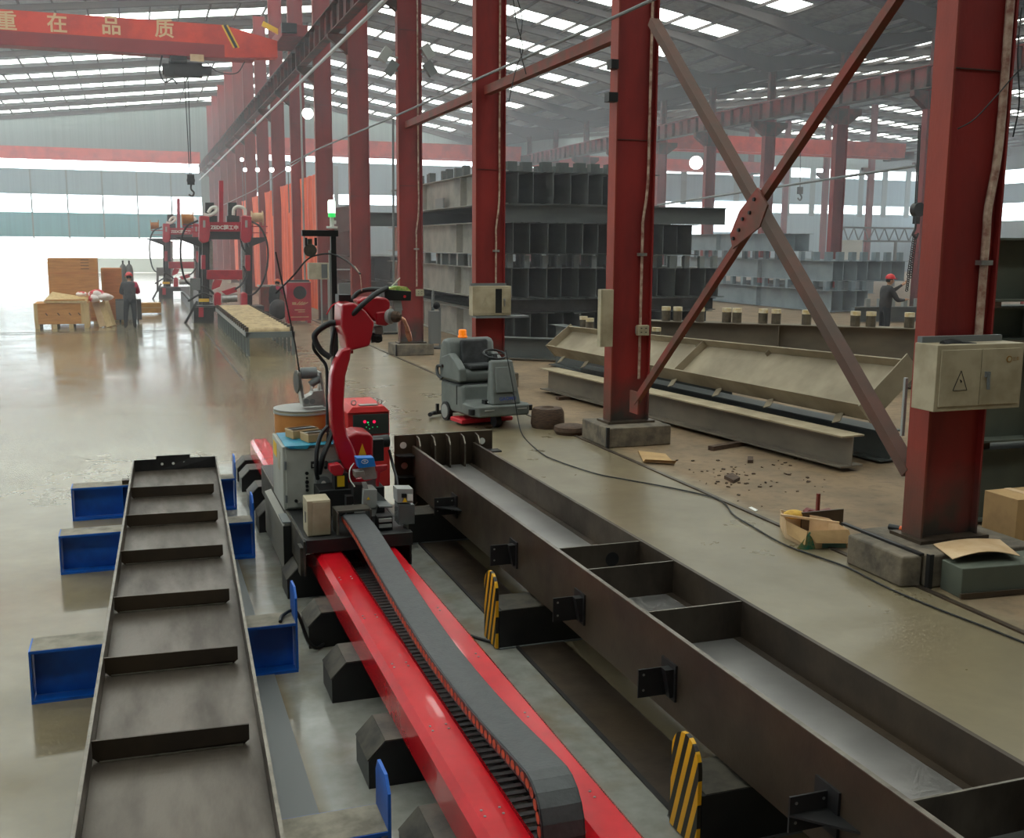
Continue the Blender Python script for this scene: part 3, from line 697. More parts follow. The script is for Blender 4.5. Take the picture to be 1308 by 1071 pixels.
GC_ = 'small cartons on top of the grey cabinet'
def carton(lbl, c, sz, rz, name='carton'):
    t = thing(name, lbl, 'box', c, rz, GC_)
    x, y, z = sz[0]/2, sz[1]/2, sz[2]
    part('body', MB().box(-x, x, -y, y, 0, z), M_carton, t, world=False, bevel=.003)
    part('lid', MB().box(-x-.002, x+.002, -y-.002, y+.002, z-.012, z).m(1).box(-x-.003, x+.003, -.006, .006, z, z+.001), [M_cartonlt, M_white], t, world=False)
carton('small brown carton beside the red robot arm, the one in front of the pair', (1.42, 9.0, 1.102), (.3, .18, .075), .25)
carton('small brown carton with its pale end showing, half behind another carton', (1.29, 9.2, 1.102), (.24, .16, .075), .3)
# small control box
t = thing('control_box', 'small beige control box in front of the grey cabinet', 'box', (1.22, 8.05, .55))
part('body', MB().box(1.135, 1.315, 7.93, 8.15, .552, .83), M_beige, t, bevel=.006); part('door', MB().box(1.175, 1.31, 7.922, 7.93, .56, .82), M_beige, t, bevel=.003)
part('latch', MB().box(1.128, 1.136, 7.99, 8.03, .65, .73), M_alu, t)
# wire drum and feeder
dc = V((1.44, 10.15, 0))
t = thing('wire_drum', 'round brown cardboard wire drum with a pale metal rimmed lid', 'drum', (dc.x, dc.y, .55))
part('barrel', MB().lathe([(.27, .55), (.27, 1.19)], dc, n=40), M_drum, t, smooth=True)
part('lid', MB().lathe([(.275, 1.185), (.275, 1.2), (.26, 1.212), (.2, 1.205), (.01, 1.205)], dc, n=40), M_lid, t, smooth=True)
part('rim_ring', MB().lathe([(.27, 1.17), (.281, 1.172), (.281, 1.19), (.27, 1.192)], dc, n=40).lathe([(.27, 1.205), (.28, 1.207), (.28, 1.215), (.268, 1.216)], dc, n=40), M_lgrey, t, smooth=True)
t = thing('wire_feeder', 'aluminium wire feeder with a motor and a thin wheel standing on the drum lid', 'wire feeder', (1.5, 10.05, 1.21))
q = lambda x, y, Y=10.05: aY(x, y, Y)
E_ = lambda mb, pp, Y, th: mb.ext([aY(x, y, Y) for x, y in pp], (0, th, 0))
part('frame', E_(E_(MB(), [(380, 476), (384, 476), (391, 520), (387, 520)], 9.98, .2), [(408, 476), (411, 476), (417, 520), (413, 520)], 9.98, .2), M_alu, t, bevel=.004)
part('gearbox', E_(MB(), [(386, 510), (398, 504), (400, 500), (413, 498), (416, 518), (388, 520)], 9.97, .16), M_alu, t, bevel=.008)
c1 = aY(392, 477, 10.05); part('motor', MB().cyl(c1+V((-.06, 0, 0)), c1+V((.09, 0, -.0)), .055, n=20).cyl(aY(396, 492, 10.02), aY(409, 483, 10.02), .035, n=16), M_mgrey, t, smooth=True)
c1 = aY(379, 488, 10.05); part('wheel', MB().lathe([(.1, -.008), (.112, 0), (.1, .008)], c1, (1, .12, 0), 24), M_blacktop, t)
mb = MB(); 
for x in (391.5, 399): 
    c = aY(x, 513, 9.965); mb.cyl(c, c+V((0, .02, 0)), .026, n=14)
part('roller', mb, M_mgrey, t); part('tensioner', MB().cyl(aY(407, 499, 10.0), aY(407, 492, 10.0), .012).cyl(aY(398, 500, 10.0), aY(398, 492, 10.0), .012), M_white, t)
single('wire_rod', MB().tube([aY(352, 322, 10.05), aY(377, 440, 10.05), aY(388, 513, 10.05)], .008, 6), M_rubber, 'long thin black wire conduit slanting down into the feeder on the drum', 'wire', aY(388, 513, 10.05), smooth=True)
# ------------------------------------------------------------------ robot arm
RYc = 8.9
t = thing('welding_robot', 'glossy red welding robot arm raised over the carriage with a copper torch', 'robot arm', (1.62, RYc, .77))
R = lambda x, y, Y=RYc: aY(x, y, Y)
RE = lambda mb, pp, ya, yb, Yr=RYc: mb.ext([V((aY(x, y, Yr).x, ya, aY(x, y, Yr).z)) for x, y in pp], (0, yb-ya, 0))
part('base', MB().lathe([(.17, .77), (.17, .8), (.14, .83), (.13, .92), (.16, .95)], (1.68, RYc, 0), n=28).box(1.55, 1.66, 8.7, 8.8, .78, .93), M_robred, t, smooth=True)
part('base_column', MB().box(1.45, 1.56, 8.52, 8.65, .77, .9).m(1).box(1.47, 1.53, 8.515, 8.52, .79, .88), [M_black, M_yellow], t)
sh = R(447, 580)
part('shoulder', RE(MB(), [(437, 555), (452, 549), (469, 550), (473, 556), (473, 592), (466, 601), (444, 603), (434, 590)], 8.76, 9.08), M_robred, t, bevel=.03)
part('shoulder_motor', MB().cyl(R(471, 566, 8.92), R(497, 563, 8.92), .055, n=22).box(R(470, 570).x, R(488, 570).x, 8.82, 9.02, R(470, 588).z, R(470, 560).z), M_black, t, bevel=.008)
part('warning_sign', RE(MB(), [(454, 577), (458.5, 563), (463.5, 577), (463.5, 577.5), (454, 577.5)], 8.752, 8.758).ext([V((R(454, 577).x, 8.752, R(454, 577).z)), V((R(463.5, 577).x, 8.752, R(454, 577).z)), V((R(463.5, 577).x, 8.752, R(463, 580).z)), V((R(454, 577).x, 8.752, R(463, 580).z))], (0, .005, 0)), M_yellow, t)
part('lower_arm', RE(MB(), [(435, 446), (448, 443), (446, 458), (440, 480), (438, 515), (439, 540), (443, 556), (450, 570), (457, 590), (452, 600), (441, 601), (433, 588), (426, 566), (421.5, 540), (420, 510), (421, 480), (426, 462)], 8.62, 8.75, 8.68), M_robred, t, bevel=.022)
part('elbow', RE(MB(), [(434, 388), (450, 386), (464, 396), (476, 411), (470, 441), (450, 446), (441, 448), (438, 430), (433, 416)], 8.66, 9.0, 8.75), M_robred, t, bevel=.02)
part('elbow_cap', RE(MB(), [(440, 449), (450, 447), (450, 451), (441, 452)], 8.76, 8.9, 8.8), M_robred, t)
part('forearm', RE(MB(), [(452, 384), (462, 379.5), (490, 379.5), (496, 385), (494, 402), (487, 408), (476, 411), (464, 397)], 8.80, 9.02), M_robred, t, bevel=.022)
part('wrist', RE(MB(), [(476, 398), (495, 396), (496, 412), (489, 415.5), (477, 414)], 8.78, 9.0), M_robred, t, bevel=.015)
part('elbow_motor', MB().cyl(R(473, 432, 8.95), R(487, 430, 8.95), .045, n=18).box(R(434, 380).x, R(450, 380).x, 8.95, 9.12, R(440, 388).z, R(440, 377).z), M_black, t, bevel=.006)
part('motor_housing', RE(MB(), [(477, 417), (488, 416), (489, 427), (479, 427)], 8.86, 9.0), M_lgrey, t, bevel=.008)
mb = MB(); c = R(483, 433, 8.84)
for k in range(3): mb.tube([c + V((.035*math.cos(a)*(.7+.2*k), .01*k, .03*math.sin(a)*(.7+.2*k))) for a in [i*PI/7 for i in range(14)]], .005, 6)
part('cable_coil', mb, M_rubber, t, smooth=True)
w0 = R(498.5, 404.5, 8.77); part('wrist_flange', MB().lathe([(.05, -.03), (.066, -.005), (.066, .012), (.05, .016)], w0, (.75, -.65, 0), 24), M_lgrey, t, smooth=True)
part('torch_clamp', MB().lathe([(.045, .03), (.048, .035), (.045, .075), (.03, .085), (.02, .1)], w0, (.75, -.65, 0), 20), M_coil, t, smooth=True)
t1 = [R(504, 405, 8.78), R(511, 406, 8.74), R(516, 409, 8.72), R(519, 416, 8.72), R(522, 428, 8.72), R(524, 436, 8.72)]
part('torch_neck', MB().tube(smoothpath(t1[:4], 4), .016, 10), M_copper, t, smooth=True)
part('torch_nozzle', MB().tube(t1[3:], [.02, .026, .02], 12), M_copper, t, smooth=True)
# scanner on the wrist
part('scanner_bracket', RE(MB(), [(501, 384), (511, 384), (513, 396), (503, 399)], 8.86, 8.95).obox(R(507, 398), (.06, .1, .05)), M_lgrey, t)
s = part('scanner', RE(MB(), [(489, 371), (491, 369.5), (523.5, 372), (523, 384), (489.5, 383.5)], 8.84, 8.99), M_black, t, bevel=.006)
part('scanner_lid', RE(MB(), [(490, 370), (505, 365.5), (518, 366.5), (523.5, 372), (507, 373.5)], 8.85, 8.98), M_green_l if False else mat('label_green_yellow', (110, 170, 70), (214, 206, 120), rough=.5, scale=26), s, label='green and yellow label on top')
part('scanner_window', MB().cyl(R(517, 379, 8.835), R(517, 379, 8.84), .012, n=14), M_led_r if False else M_redpl, s)
part('antenna', MB().bar(R(497, 369, 8.92), R(511, 355, 8.92), .008, .008), M_white, s)
# hoses
part('hose', MB().tube(smoothpath([R(447, 406, 8.7), R(455, 397, 8.66), (R(468, 385, 8.68)), R(482, 374, 8.75), R(494, 368, 8.85)]), .022, 10), M_rubber, t, smooth=True)
part('hose', MB().tube(smoothpath([R(447, 386, 9.1), R(458, 374, 9.12), R(472, 370, 9.1), R(490, 370, 9.0)]), .02, 10), M_rubber, t, smooth=True)
part('hose', MB().tube(smoothpath([R(435, 412, 8.92), R(420, 414, 8.95), R(405, 424, 8.95), R(402, 433, 8.95), R(410, 448, 8.93), R(422, 457, 8.9)]), .026, 10), M_rubber, t, smooth=True)
part('hose', MB().tube(smoothpath([R(401, 432, 8.97), R(401, 446, 8.97), R(410, 458, 8.97), R(417, 470, 8.95), R(418, 500, 8.95), R(418, 545, 8.93), R(417, 580, 8.9), R(416, 598, 8.7)]), .014, 8), M_rubber, t, smooth=True)
part('hose', MB().tube(smoothpath([R(428, 418, 9.0), R(424, 440, 9.0), R(423, 455, 8.98)]), .016, 8), M_rubber, t, smooth=True)
part('hose', MB().tube(smoothpath([R(419, 545, 8.75), R(410, 556, 8.7), R(405, 575, 8.66), R(404, 600, 8.66), R(406, 612, 8.7)]), .018, 8), M_rubber, t, smooth=True)
part('hose', MB().tube(smoothpath([R(427, 545, 8.72), R(420, 565, 8.66), R(412, 585, 8.62), R(408, 605, 8.68)]), .022, 8), M_rubber, t, smooth=True)
part('hose', MB().tube(smoothpath([R(420, 592, 8.64), R(430, 590, 8.62), R(442, 588, 8.7)]), .016, 8), M_rubber, t, smooth=True)
part('hose', MB().tube(smoothpath([R(497, 575, 8.85), R(502, 595, 8.8), R(507, 615, 8.6), R(508, 640, 8.4)]), .012, 8), M_rubber, t, smooth=True)
part('wire', MB().tube(smoothpath([R(434, 385, 8.95), R(424, 391, 8.95), R(417, 402, 8.95)]), .006, 6), M_redpl, t, smooth=True)
part('weld_wire', MB().tube(smoothpath([R(453, 340, 9.2), R(460, 352, 9.1), R(462, 372, 9.05)]), .005, 6), M_pipe, t, smooth=True)
# welding power source
t = thing('welding_power_source', 'red welding power source with lit dials and lifting eyes behind the robot arm', 'power source', (1.9, 9.6, .55))
PX0, PX1, PY0, PY1 = aY(442, 520, 9.5).x, aY(496, 530, 9.5).x, 9.45, 10.05
zb, zt = .55, aY(470, 526, 9.5).z
part('case', MB().box(PX0, PX1, PY0, PY1, zb, zt), M_srcred, t, bevel=.012)
part('top_cover', MB().ext([V((PX0-.005, PY0-.02, zt)), V((PX1+.005, PY0-.02, zt)), V((PX1-.05, PY0-.0, zt+.055)), V((PX0+.05, PY0-.0, zt+.055))], (0, PY1-PY0, 0)), M_srcred, t, bevel=.006)
a = part('front_panel', MB().box(PX0+.05, PX1-.01, PY0-.014, PY0, zt-.2, zt-.015), M_glass, t, bevel=.004)
mb = MB()
for px in (466, 478): c = aY(px, 539, PY0-.016); mb.cyl(c, c+V((0, .006, 0)), .014, n=16)
part('red_dial', mb, M_led_r, a)
mb = MB()
for px, py in ((470, 540), (471, 543), (468, 546), (476, 546), (482, 545.5), (472, 548)): c = aY(px, py, PY0-.016); mb.cyl(c, c+V((0, .006, 0)), .004 if (px, py) != (470, 540) else .008, n=10)
part('green_lamp', mb, M_led_g, a)
for x in (PX0+.08, PX1-.07):
    part('lifting_eye', MB().tube([V((x+.022*math.cos(k*PI/6), PY0+.1, zt+.08+.022*math.sin(k*PI/6))) for k in range(13)], .006, 6).cyl((x, PY0+.1, zt+.04), (x, PY0+.1, zt+.062), .01), M_alu, t, smooth=True)
part('cover_plate', MB().box(PX0+.12, PX1-.1, PY0+.02, PY0+.1, zt+.057, zt+.066), M_lgrey, t)
# torch cleaning station
SY = 8.3
t = thing('torch_cleaner', 'grey torch cleaning station with a blue labelled box in front of the robot', 'torch cleaner', (aY(470, 655, SY).x, SY, .73))
SE = lambda mb, pp, ya, yb: mb.ext([V((aY(x, y, SY).x, ya, aY(x, y, SY).z)) for x, y in pp], (0, yb-ya, 0))
part('funnel', SE(MB(), [(449, 644), (480, 642), (476, 656), (453, 658)], 8.2, 8.4), M_lgrey, t, bevel=.004)
part('body', SE(MB(), [(461, 622), (478, 622), (478, 645), (460, 647)], 8.19, 8.38), M_lgrey, t, bevel=.004)
part('side_plate', SE(MB(), [(450, 618), (461, 618), (461, 646), (451, 646)], 8.25, 8.36), M_black, t)
part('arm_bar', SE(MB(), [(459, 613), (465, 613), (468, 624), (462, 624)], 8.2, 8.22), M_lgrey, t)
part('valve_block', SE(SE(MB(), [(451, 601), (463, 600), (465, 607), (452, 609)], 8.24, 8.34), [(461, 597), (478, 595), (481, 611), (464, 613)], 8.28, 8.36), M_alu, t, bevel=.004)
b = part('blue_box', SE(MB(), [(454, 584), (476, 583.5), (478.5, 594.5), (457, 597)], 8.25, 8.36), M_wblue, t, bevel=.003)
mb = MB(); c = aY(466, 590, 8.247)
for k in range(4): pass
mb.tube([c + V((.026*math.cos(i*PI/9), 0, .016*math.sin(i*PI/9))) for i in range(19)], .0022, 6)
text_into(mb, '微', c + V((0, 0, 0)), .022, (1, 0, 0), (0, 0, 1), .001)
part('emblem', mb, M_white, b)
part('warning_mark', SE(MB(), [(465, 634.5), (469, 634.5), (467, 631)], 8.184, 8.19), M_yellow, t)
part('white_hose', MB().tube(smoothpath([aY(452, 592, 8.3), aY(447, 600, 8.26), aY(447, 612, 8.25), aY(453, 622, 8.24)]), .005, 6), M_white, t, smooth=True)
part('side_shelf', SE(MB(), [(478, 640), (494, 640), (494, 641.5), (478, 641.5)], 8.1, 8.4).ext([V((aY(480, 626, 8.3).x, 8.3, aY(480, 626, 8.3).z)), V((aY(494, 640, 8.3).x, 8.3, aY(494, 640, 8.3).z)), V((aY(480, 640, 8.3).x, 8.3, aY(480, 640, 8.3).z))], (0, .01, 0)), M_mgrey, t)
part('red_bracket', SE(MB(), [(479, 600), (500, 598), (499, 604), (490, 608), (488, 626), (485, 626), (486, 606), (479, 604)], 8.42, 8.47), M_robred, t, bevel=.006)
part('red_cap', SE(MB(), [(424, 598), (437, 596), (443, 602), (441, 611), (430, 612), (424, 606)], 8.4, 8.5), M_robred, t, bevel=.01)
part('support_post', MB().box(1.5, 1.62, 8.28, 8.36, .55, .76), M_black, t)
# oil bottle box on a post
JY = 8.0
t = thing('oiler_box', 'small grey switch box above a clear bin on a post right of the robot', 'oiler', (1.92, JY, .55))
JE = lambda mb, pp, ya, yb: mb.ext([V((aY(x, y, JY).x, ya, aY(x, y, JY).z)) for x, y in pp], (0, yb-ya, 0))
part('switch_box', JE(MB(), [(505, 623), (526, 623), (526, 641), (506, 641)], 7.95, 8.09), M_lgrey, t, bevel=.005)
part('knob', JE(MB(), [(511, 629), (517, 629), (517, 634), (511, 634)], 7.94, 7.95).m(0), M_black, t); part('socket', JE(MB(), [(518, 630), (525, 630), (525, 638), (518, 638)], 7.942, 7.95), M_white, t)
part('warning_mark', JE(MB(), [(512, 639.5), (518, 639.5), (515, 633.5)], 7.941, 7.945), M_yellow, t)
mb = JE(MB(), [(507, 643), (528, 643), (528, 668), (507, 669)], 7.95, 8.09)
part('bin', mb, mat('smoky_plastic', (96, 98, 98), None, rough=.2, alpha=.8), t, bevel=.006)
part('post', MB().box(1.905, 1.94, 8.0, 8.035, .5, .72), M_lgrey, t)
# lamp post with signal lamp
LY = 9.6
t = thing('signal_post', 'black post with a side arm and a lit green and white signal lamp', 'signal post', (1.67, LY, .55))
part('post', MB().box(1.645, 1.69, LY, LY+.05, .55, 2.86).m(1).box(1.625, 1.645, LY+.01, LY+.03, .55, 2.7), [M_black, M_lgrey], t)
part('arm', MB().box(1.39, 1.71, LY-.01, LY+.05, aY(400, 302, LY).z, aY(400, 294, LY).z), M_black, t, bevel=.004)
part('hook', MB().box(1.415, 1.435, LY, LY+.02, 2.74, 2.81).box(1.5, 1.52, LY, LY+.02, 2.74, 2.81), M_black, t)
part('balancer', MB().cyl(aY(396, 320, LY), aY(396, 320, LY)+V((.02, .1, 0)), .056, n=24).box(1.44, 1.48, LY+.01, LY+.05, 2.7, 2.8), M_blacktop, t, bevel=.006)
c = aY(424, 262, LY); z0 = aY(424, 292, LY).z
part('lamp_bracket', MB().cyl((c.x, LY+.02, z0), (c.x, LY+.02, z0+.02), .05).cyl((c.x, LY+.02, z0+.02), (c.x, LY+.02, z0+.1), .018).box(c.x-.01, c.x+.035, LY, LY+.04, z0+.04, z0+.07), M_white, t, bevel=.003)
part('green_segment', MB().cyl((c.x, LY+.02, z0+.1), (c.x, LY+.02, z0+.135), .032), M_green_l, t, smooth=True)
part('white_segment', MB().lathe([(.034, z0+.135), (.034, z0+.235), (.025, z0+.25), (.005, z0+.252)], (c.x, LY+.02, 0)), mat('signal_white', (255, 255, 255), None, emit=(225, 255, 235), es=2.0), t, smooth=True)
part('cable', MB().tube(smoothpath([aY(352, 375, LY), aY(375, 352, LY), aY(391, 333, LY), aY(405, 326, LY), aY(425, 325, LY-.03), aY(445, 335, LY-.2), aY(460, 350, 9.1)]), .008, 6), M_rubber, t, smooth=True)
# ------------------------------------------------------------------ the big I-beam on black supports
t = thing('steel_beam', 'big brown I-beam lying on black supports with an end plate and five stiffeners', 'beam', (2.9, 7, .28))
FT, FB, WZ = .75, .30, .53
bl = lambda y: 2.57 - .005*(y-6); brr = lambda y: 3.20 - .003*(y-6)
y0, y1 = .9, 10.28
def fl(f, th):
    mb = slab(MB(), f(y0)-th, f(y0)+th, f(y1)-th, f(y1)+th, y0, y1, FB, FT); mb.m(1); slab(mb, f(y0)-th, f(y0)+th, f(y1)-th, f(y1)+th, y0, y1, FT, FT+.005); return mb
part('flange', fl(bl, .013), [M_steelbr, M_edge], t); part('flange', fl(brr, .013), [M_steelbr, M_steelbr], t)
part('web', slab(MB(), bl(y0)+.013, brr(y0)-.013, bl(y1)+.013, brr(y1)-.013, y0, y1, WZ-.008, WZ+.004), mat('web_grey_blue', (150, 146, 142), (128, 124, 122), rough=.36, metal=.5, scale=1.2, bump=.03), t)
part('web_border', slab(MB(), brr(y0)-.06, brr(y0)-.013, brr(y1)-.06, brr(y1)-.013, y0, y1, WZ+.004, WZ+.007), M_steelbr, t)
for y in (6.42, 5.93, 5.1, 2.95, 1.6):
    a, c = bl(y)+.013, brr(y)-.013
    mb = MB().box(a, c, y-.006, y+.006, WZ+.004, FT-.004); mb.m(1).box(a, c, y-.006, y+.006, FT-.004, FT)
    if y == 6.42: mb.m(2).cyl((2.98, y-.0075, .64), (2.98, y-.006, .64), .05, n=20)
    part('cross_plate', mb, [M_steel, M_edge, M_steeldk], t)
# end plate
ex0, ex1 = 2.36, 3.4; ey = 10.3
mb = MB().ext([V((ex0, ey, .12)), V((ex1, ey+.02, .12)), V((ex1, ey+.02, .865)), V((ex0, ey, .86))], (0, .022, 0)); mb.m(1).ext([V((ex0, ey, .86)), V((ex1, ey+.02, .865)), V((ex1, ey+.02, .868)), V((ex0, ey, .863))], (0, .022, 0))
mb.m(2)
for x, z in ((2.45, .76), (2.46, .55), (3.28, .76), (3.28, .55)): mb.cyl((x, ey-.004, z), (x, ey+.001, z), .034, n=16)
part('end_plate', mb, [M_steelbr, M_edge, M_white], t)
for i in range(5):
    x = 2.58 + .155*i
    mb = MB().ext([V((x, ey, .535)), V((x, ey-.16, .535)), V((x, ey-.16, .77)), V((x, ey-.1, .84)), V((x, ey, .852))], (.014, 0, 0))
    mb.m(1).bar((x+.007, ey-.162, .56), (x+.007, ey-.162, .77), .014, .006, (0, 1, 0)).bar((x+.007, ey-.16, .77), (x+.007, ey-.1, .842), .014, .006)
    part('stiffener', mb, [M_steelbr, M_edge], t)
for x0, x1, z in ((2.37, 2.55, .66), (2.37, 2.55, .44), (3.22, 3.45, .66)):
    part('shelf_plate', MB().ext([V((x0, ey, z)), V((x0+.02, ey-.1, z)), V((x0+.06, ey-.14, z)), V((x1, ey-.14, z)), V((x1, ey, z))], (0, 0, .014)), M_steeldk, t)
part('shelf_plate', MB().ext([V((2.55, ey, .12)), V((2.55, ey-.14, .2)), V((2.55, ey-.14, .5)), V((2.55, ey, .6))], (.012, 0, 0)), M_steelbr, t)
# brackets on the outer flange
for y in (8.75, 7.2, 5.95, 4.75, 3.38):
    x = bl(y)-.013
    mb = MB().box(x-.19, x, y, y+.01, .42, .575)
    mb.box(x-.012, x, y-.07, y+.09, .40, .6)
    if y in (8.75, 3.38): mb.ext([V((x-.19, y, .49)), V((x-.17, y-.02, .49)), V((x, y-.2, .49)), V((x, y, .49))], (0, 0, .01))
    else: mb.ext([V((x-.06, y, .575)), V((x, y, .575)), V((x, y, .42)), V((x-.03, y, .42))], (0, -.05, 0))
    mb.m(1)
    for dx in (.03, .16):
        for z in (.46, .545): mb.cyl((x-dx-.0, y-.002, z), (x-dx, y+.001, z), .007, n=8)
    part('bracket', mb, [M_steeldk, M_alu], t)
# black supports
GS = 'black supports under the big brown I-beam'
def blk(label, y):
    t = thing('beam_support', label, 'support', (2.24, y, 0), 0, GS)
    mb = MB().box(.0, 1.3, 0, .32, .012, .276); mb.m(1).box(.02, 1.3, .004, .316, .276, .28)
    part('body', mb, [M_black, M_blacktop], t, world=False, bevel=0)
    part('base_plate', MB().box(0, 1.3, -.01, .33, 0, .012), M_mgrey, t, world=False)
    prof = [V((-.005, .0, .01))] + [V((-.005, .13+.13*math.cos(a), .395+.13*math.sin(a))) for a in [PI - i*PI/10 for i in range(11)]] + [V((-.005, .26, .01))]
    part('striped_stop', MB().ext(prof, (-.02, 0, 0)), M_hivis, t, world=False, label='yellow and black striped round-topped stop plate')
    return t
s0 = blk('black beam support with a striped stop plate beside the red track, middle of three', 6.63)
dup(s0, (2.33, 3.98, 0), 'nearest black beam support with a striped round-topped plate')
dup(s0, (2.27, 9.36, 0), 'black beam support just behind the grey switch box at the robot')
# ------------------------------------------------------------------ floor scrubber
t = thing('floor_scrubber', 'grey ride-on floor scrubber with a steering wheel and an orange beacon', 'floor scrubber', (5.02, 15.75, 0), .16); t.scale = (1.1, 1.05, 1.0)
W2 = .37
prof = [(-.35, .16), (.62, .16), (.66, .3), (.66, .62), (-.1, .62), (-.16, .36), (-.62, .34), (-.66, .2)]      # (local +y is rear)
mb = MB().ext([V((-W2, y, z)) for y, z in prof], (2*W2, 0, 0)); part('lower_body', mb, M_scrub, t, world=False, bevel=.05)
prof = [(.0, .62), (.68, .62), (.72, .9), (.66, 1.2), (.55, 1.3), (.42, 1.3), (.36, 1.22), (.32, .86), (.0, .84), (-.03, .7)]
mb = MB().ext([V((-W2-.01, y, z)) for y, z in prof], (2*W2+.02, 0, 0)); part('tank', mb, M_scrub, t, world=False, bevel=.1)
part('tank_side', MB().ext([V((-W2-.02, y, z)) for y, z in [(-.06, .66), (.5, .66), (.6, 1.0), (.3, 1.08), (.1, .98), (-.05, .86)]], (.12, 0, 0)), M_scrub, t, world=False, bevel=.03)
part('tank_side', MB().ext([V((W2-.1, y, z)) for y, z in [(-.06, .66), (.5, .66), (.6, 1.0), (.3, 1.08), (.1, .98), (-.05, .86)]], (.12, 0, 0)), M_scrub, t, world=False, bevel=.03)
part('seat_back', MB().obox((.02, .31, 1.08), (.44, .09, .42), Matrix.Rotation(-.12, 3, 'X')), M_scrubdk, t, world=False, bevel=.04)
part('seat', MB().box(-.2, .22, -.02, .3, .84, .92), M_scrubdk, t, world=False, bevel=.03)
mb = MB().ext([V((-.04, -.6, .34)), V((.37, -.6, .34)), V((.37, -.5, .5)), V((.35, -.4, 1.0)), V((.3, -.38, 1.06)), V((.05, -.38, 1.06)), V((-.0, -.4, 1.0))], (0, .0, 0)) if False else MB().hexa([(-.17,-.66,.36),(.3,-.66,.36),(.28,-.42,.36),(-.15,-.42,.36),(-.11,-.5,1.03),(.24,-.5,1.03),(.23,-.38,1.03),(-.1,-.38,1.03)])
f = part('steering_column', mb, M_scrub, t, world=False, bevel=.04)
part('column_panel', MB().hexa([(-.09,-.645,.55),(.22,-.645,.55),(.22,-.62,.55),(-.09,-.62,.55),(-.06,-.535,.93),(.19,-.535,.93),(.19,-.5,.93),(-.06,-.5,.93)]), M_scrub, f, world=False, bevel=.02)
mb = MB(); text_into(mb, 'GAOMEI', (.07, -.66, .46), .07, (1, 0, 0), (0, .27, .96), .012, bold=.002); part('lettering', mb, M_navy, f, world=False)
c = V((.06, -.28, 1.1)); ax = V((0, -.35, 1)).normalized()
part('steering_wheel', MB().tube([c + V((.16*math.cos(i*PI/12), .15*math.sin(i*PI/12), .055*math.sin(i*PI/12))) for i in range(25)], .016, 8).bar(c-V((.15, 0, 0)), c+V((.15, 0, 0)), .03, .012).cyl(c-V((0, .03, .08)), c, .03), M_rubber, t, world=False, smooth=True)
part('bumper', MB().ext([V((-.42, -.6, .2)), V((-.38, -.7, .2)), V((.38, -.72, .2)), V((.44, -.6, .2)), V((.42, -.2, .2)), V((-.42, -.2, .2))], (0, 0, .17)), M_scrub, t, world=False, bevel=.03)
part('bumper_roller', MB().cyl((-.44, -.58, .24), (-.44, -.58, .32), .05), M_rubber, t, world=False, smooth=True); part('bumper_roller', MB().cyl((.48, -.52, .24), (.48, -.52, .32), .055), M_rubber, t, world=False, smooth=True)
part('footplate_pedal', MB().box(-.2, -.08, -.5, -.4, .37, .43).m(1).ball((-.14, -.5, .4), .02, 8).ball((-.08, -.5, .4), .02, 8), [M_rubber, M_white], t, world=False)
mb = MB().cyl((-.4, .42, .15), (-.34, .42, .15), .15, n=28); mb.m(1).cyl((-.41, .42, .15), (-.4, .42, .15), .11, n=24)
part('wheel', mb, [M_rubber, M_lgrey], t, world=False, smooth=True)
mb = MB().cyl((.34, .42, .15), (.4, .42, .15), .15, n=28); mb.m(1).cyl((.4, .42, .15), (.41, .42, .15), .11, n=24)
part('wheel', mb, [M_rubber, M_lgrey], t, world=False, smooth=True)
part('wheel', MB().cyl((-.04, -.45, .1), (.04, -.45, .1), .1, n=24), M_rubber, t, world=False, smooth=True)
part('brush_deck', MB().box(-.42, .4, -.2, .2, .03, .1), M_redpl, t, world=False, bevel=.02)
part('squeegee', MB().tube(smoothpath([(-.55, .62, .07), (-.4, .8, .06), (0, .88, .06), (.4, .8, .06), (.5, .65, .07)]), .035, 8).box(-.4, -.36, .72, .76, .06, .22), M_rubber, t, world=False, smooth=True)
part('hose', MB().tube(smoothpath([(-.41, .5, .66), (-.44, .58, .72), (-.42, .64, .84), (-.4, .5, .86)]), .025), M_scrubdk, t, world=False, smooth=True)
part('seam', MB().box(-W2-.012, W2+.012, -.06, .66, .615, .625), M_scrubdk, t, world=False); part('strap', MB().box(-W2-.006, -W2, .06, .075, .3, .6), M_rubber, t, world=False)
part('reflector', MB().box(-.3, -.16, -.72, -.69, .3, .315), M_lgrey, t, world=False); part('reflector', MB().box(.2, .34, -.728, -.7, .3, .315), M_lgrey, t, world=False)
part('beacon', MB().lathe([(.07, 1.3), (.07, 1.32), (.06, 1.33), (.06, 1.4), (.05, 1.425), (.005, 1.43)], (-.08, .5, 0)), M_amber, t, world=False, smooth=True)
single('rope', MB().tube(smoothpath([aY(646, 447, 15.1), aY(655, 495, 14.95), aY(662, 538, 14.8)] + [gp(x, y, .012) for x, y in ((669, 558), (690, 578), (712, 589), (760, 605), (800, 613), (850, 622), (905, 634), (925, 643), (937, 658), (960, 672), (1000, 695), (1040, 710), (1080, 724), (1110, 739), (1140, 754), (1200, 779), (1255, 800), (1320, 826))]), .0085, 6), M_rubber, 'long thin black hose trailing over the floor from the scrubber past the boxes', 'hose', (5.3, 12, 0), smooth=True)
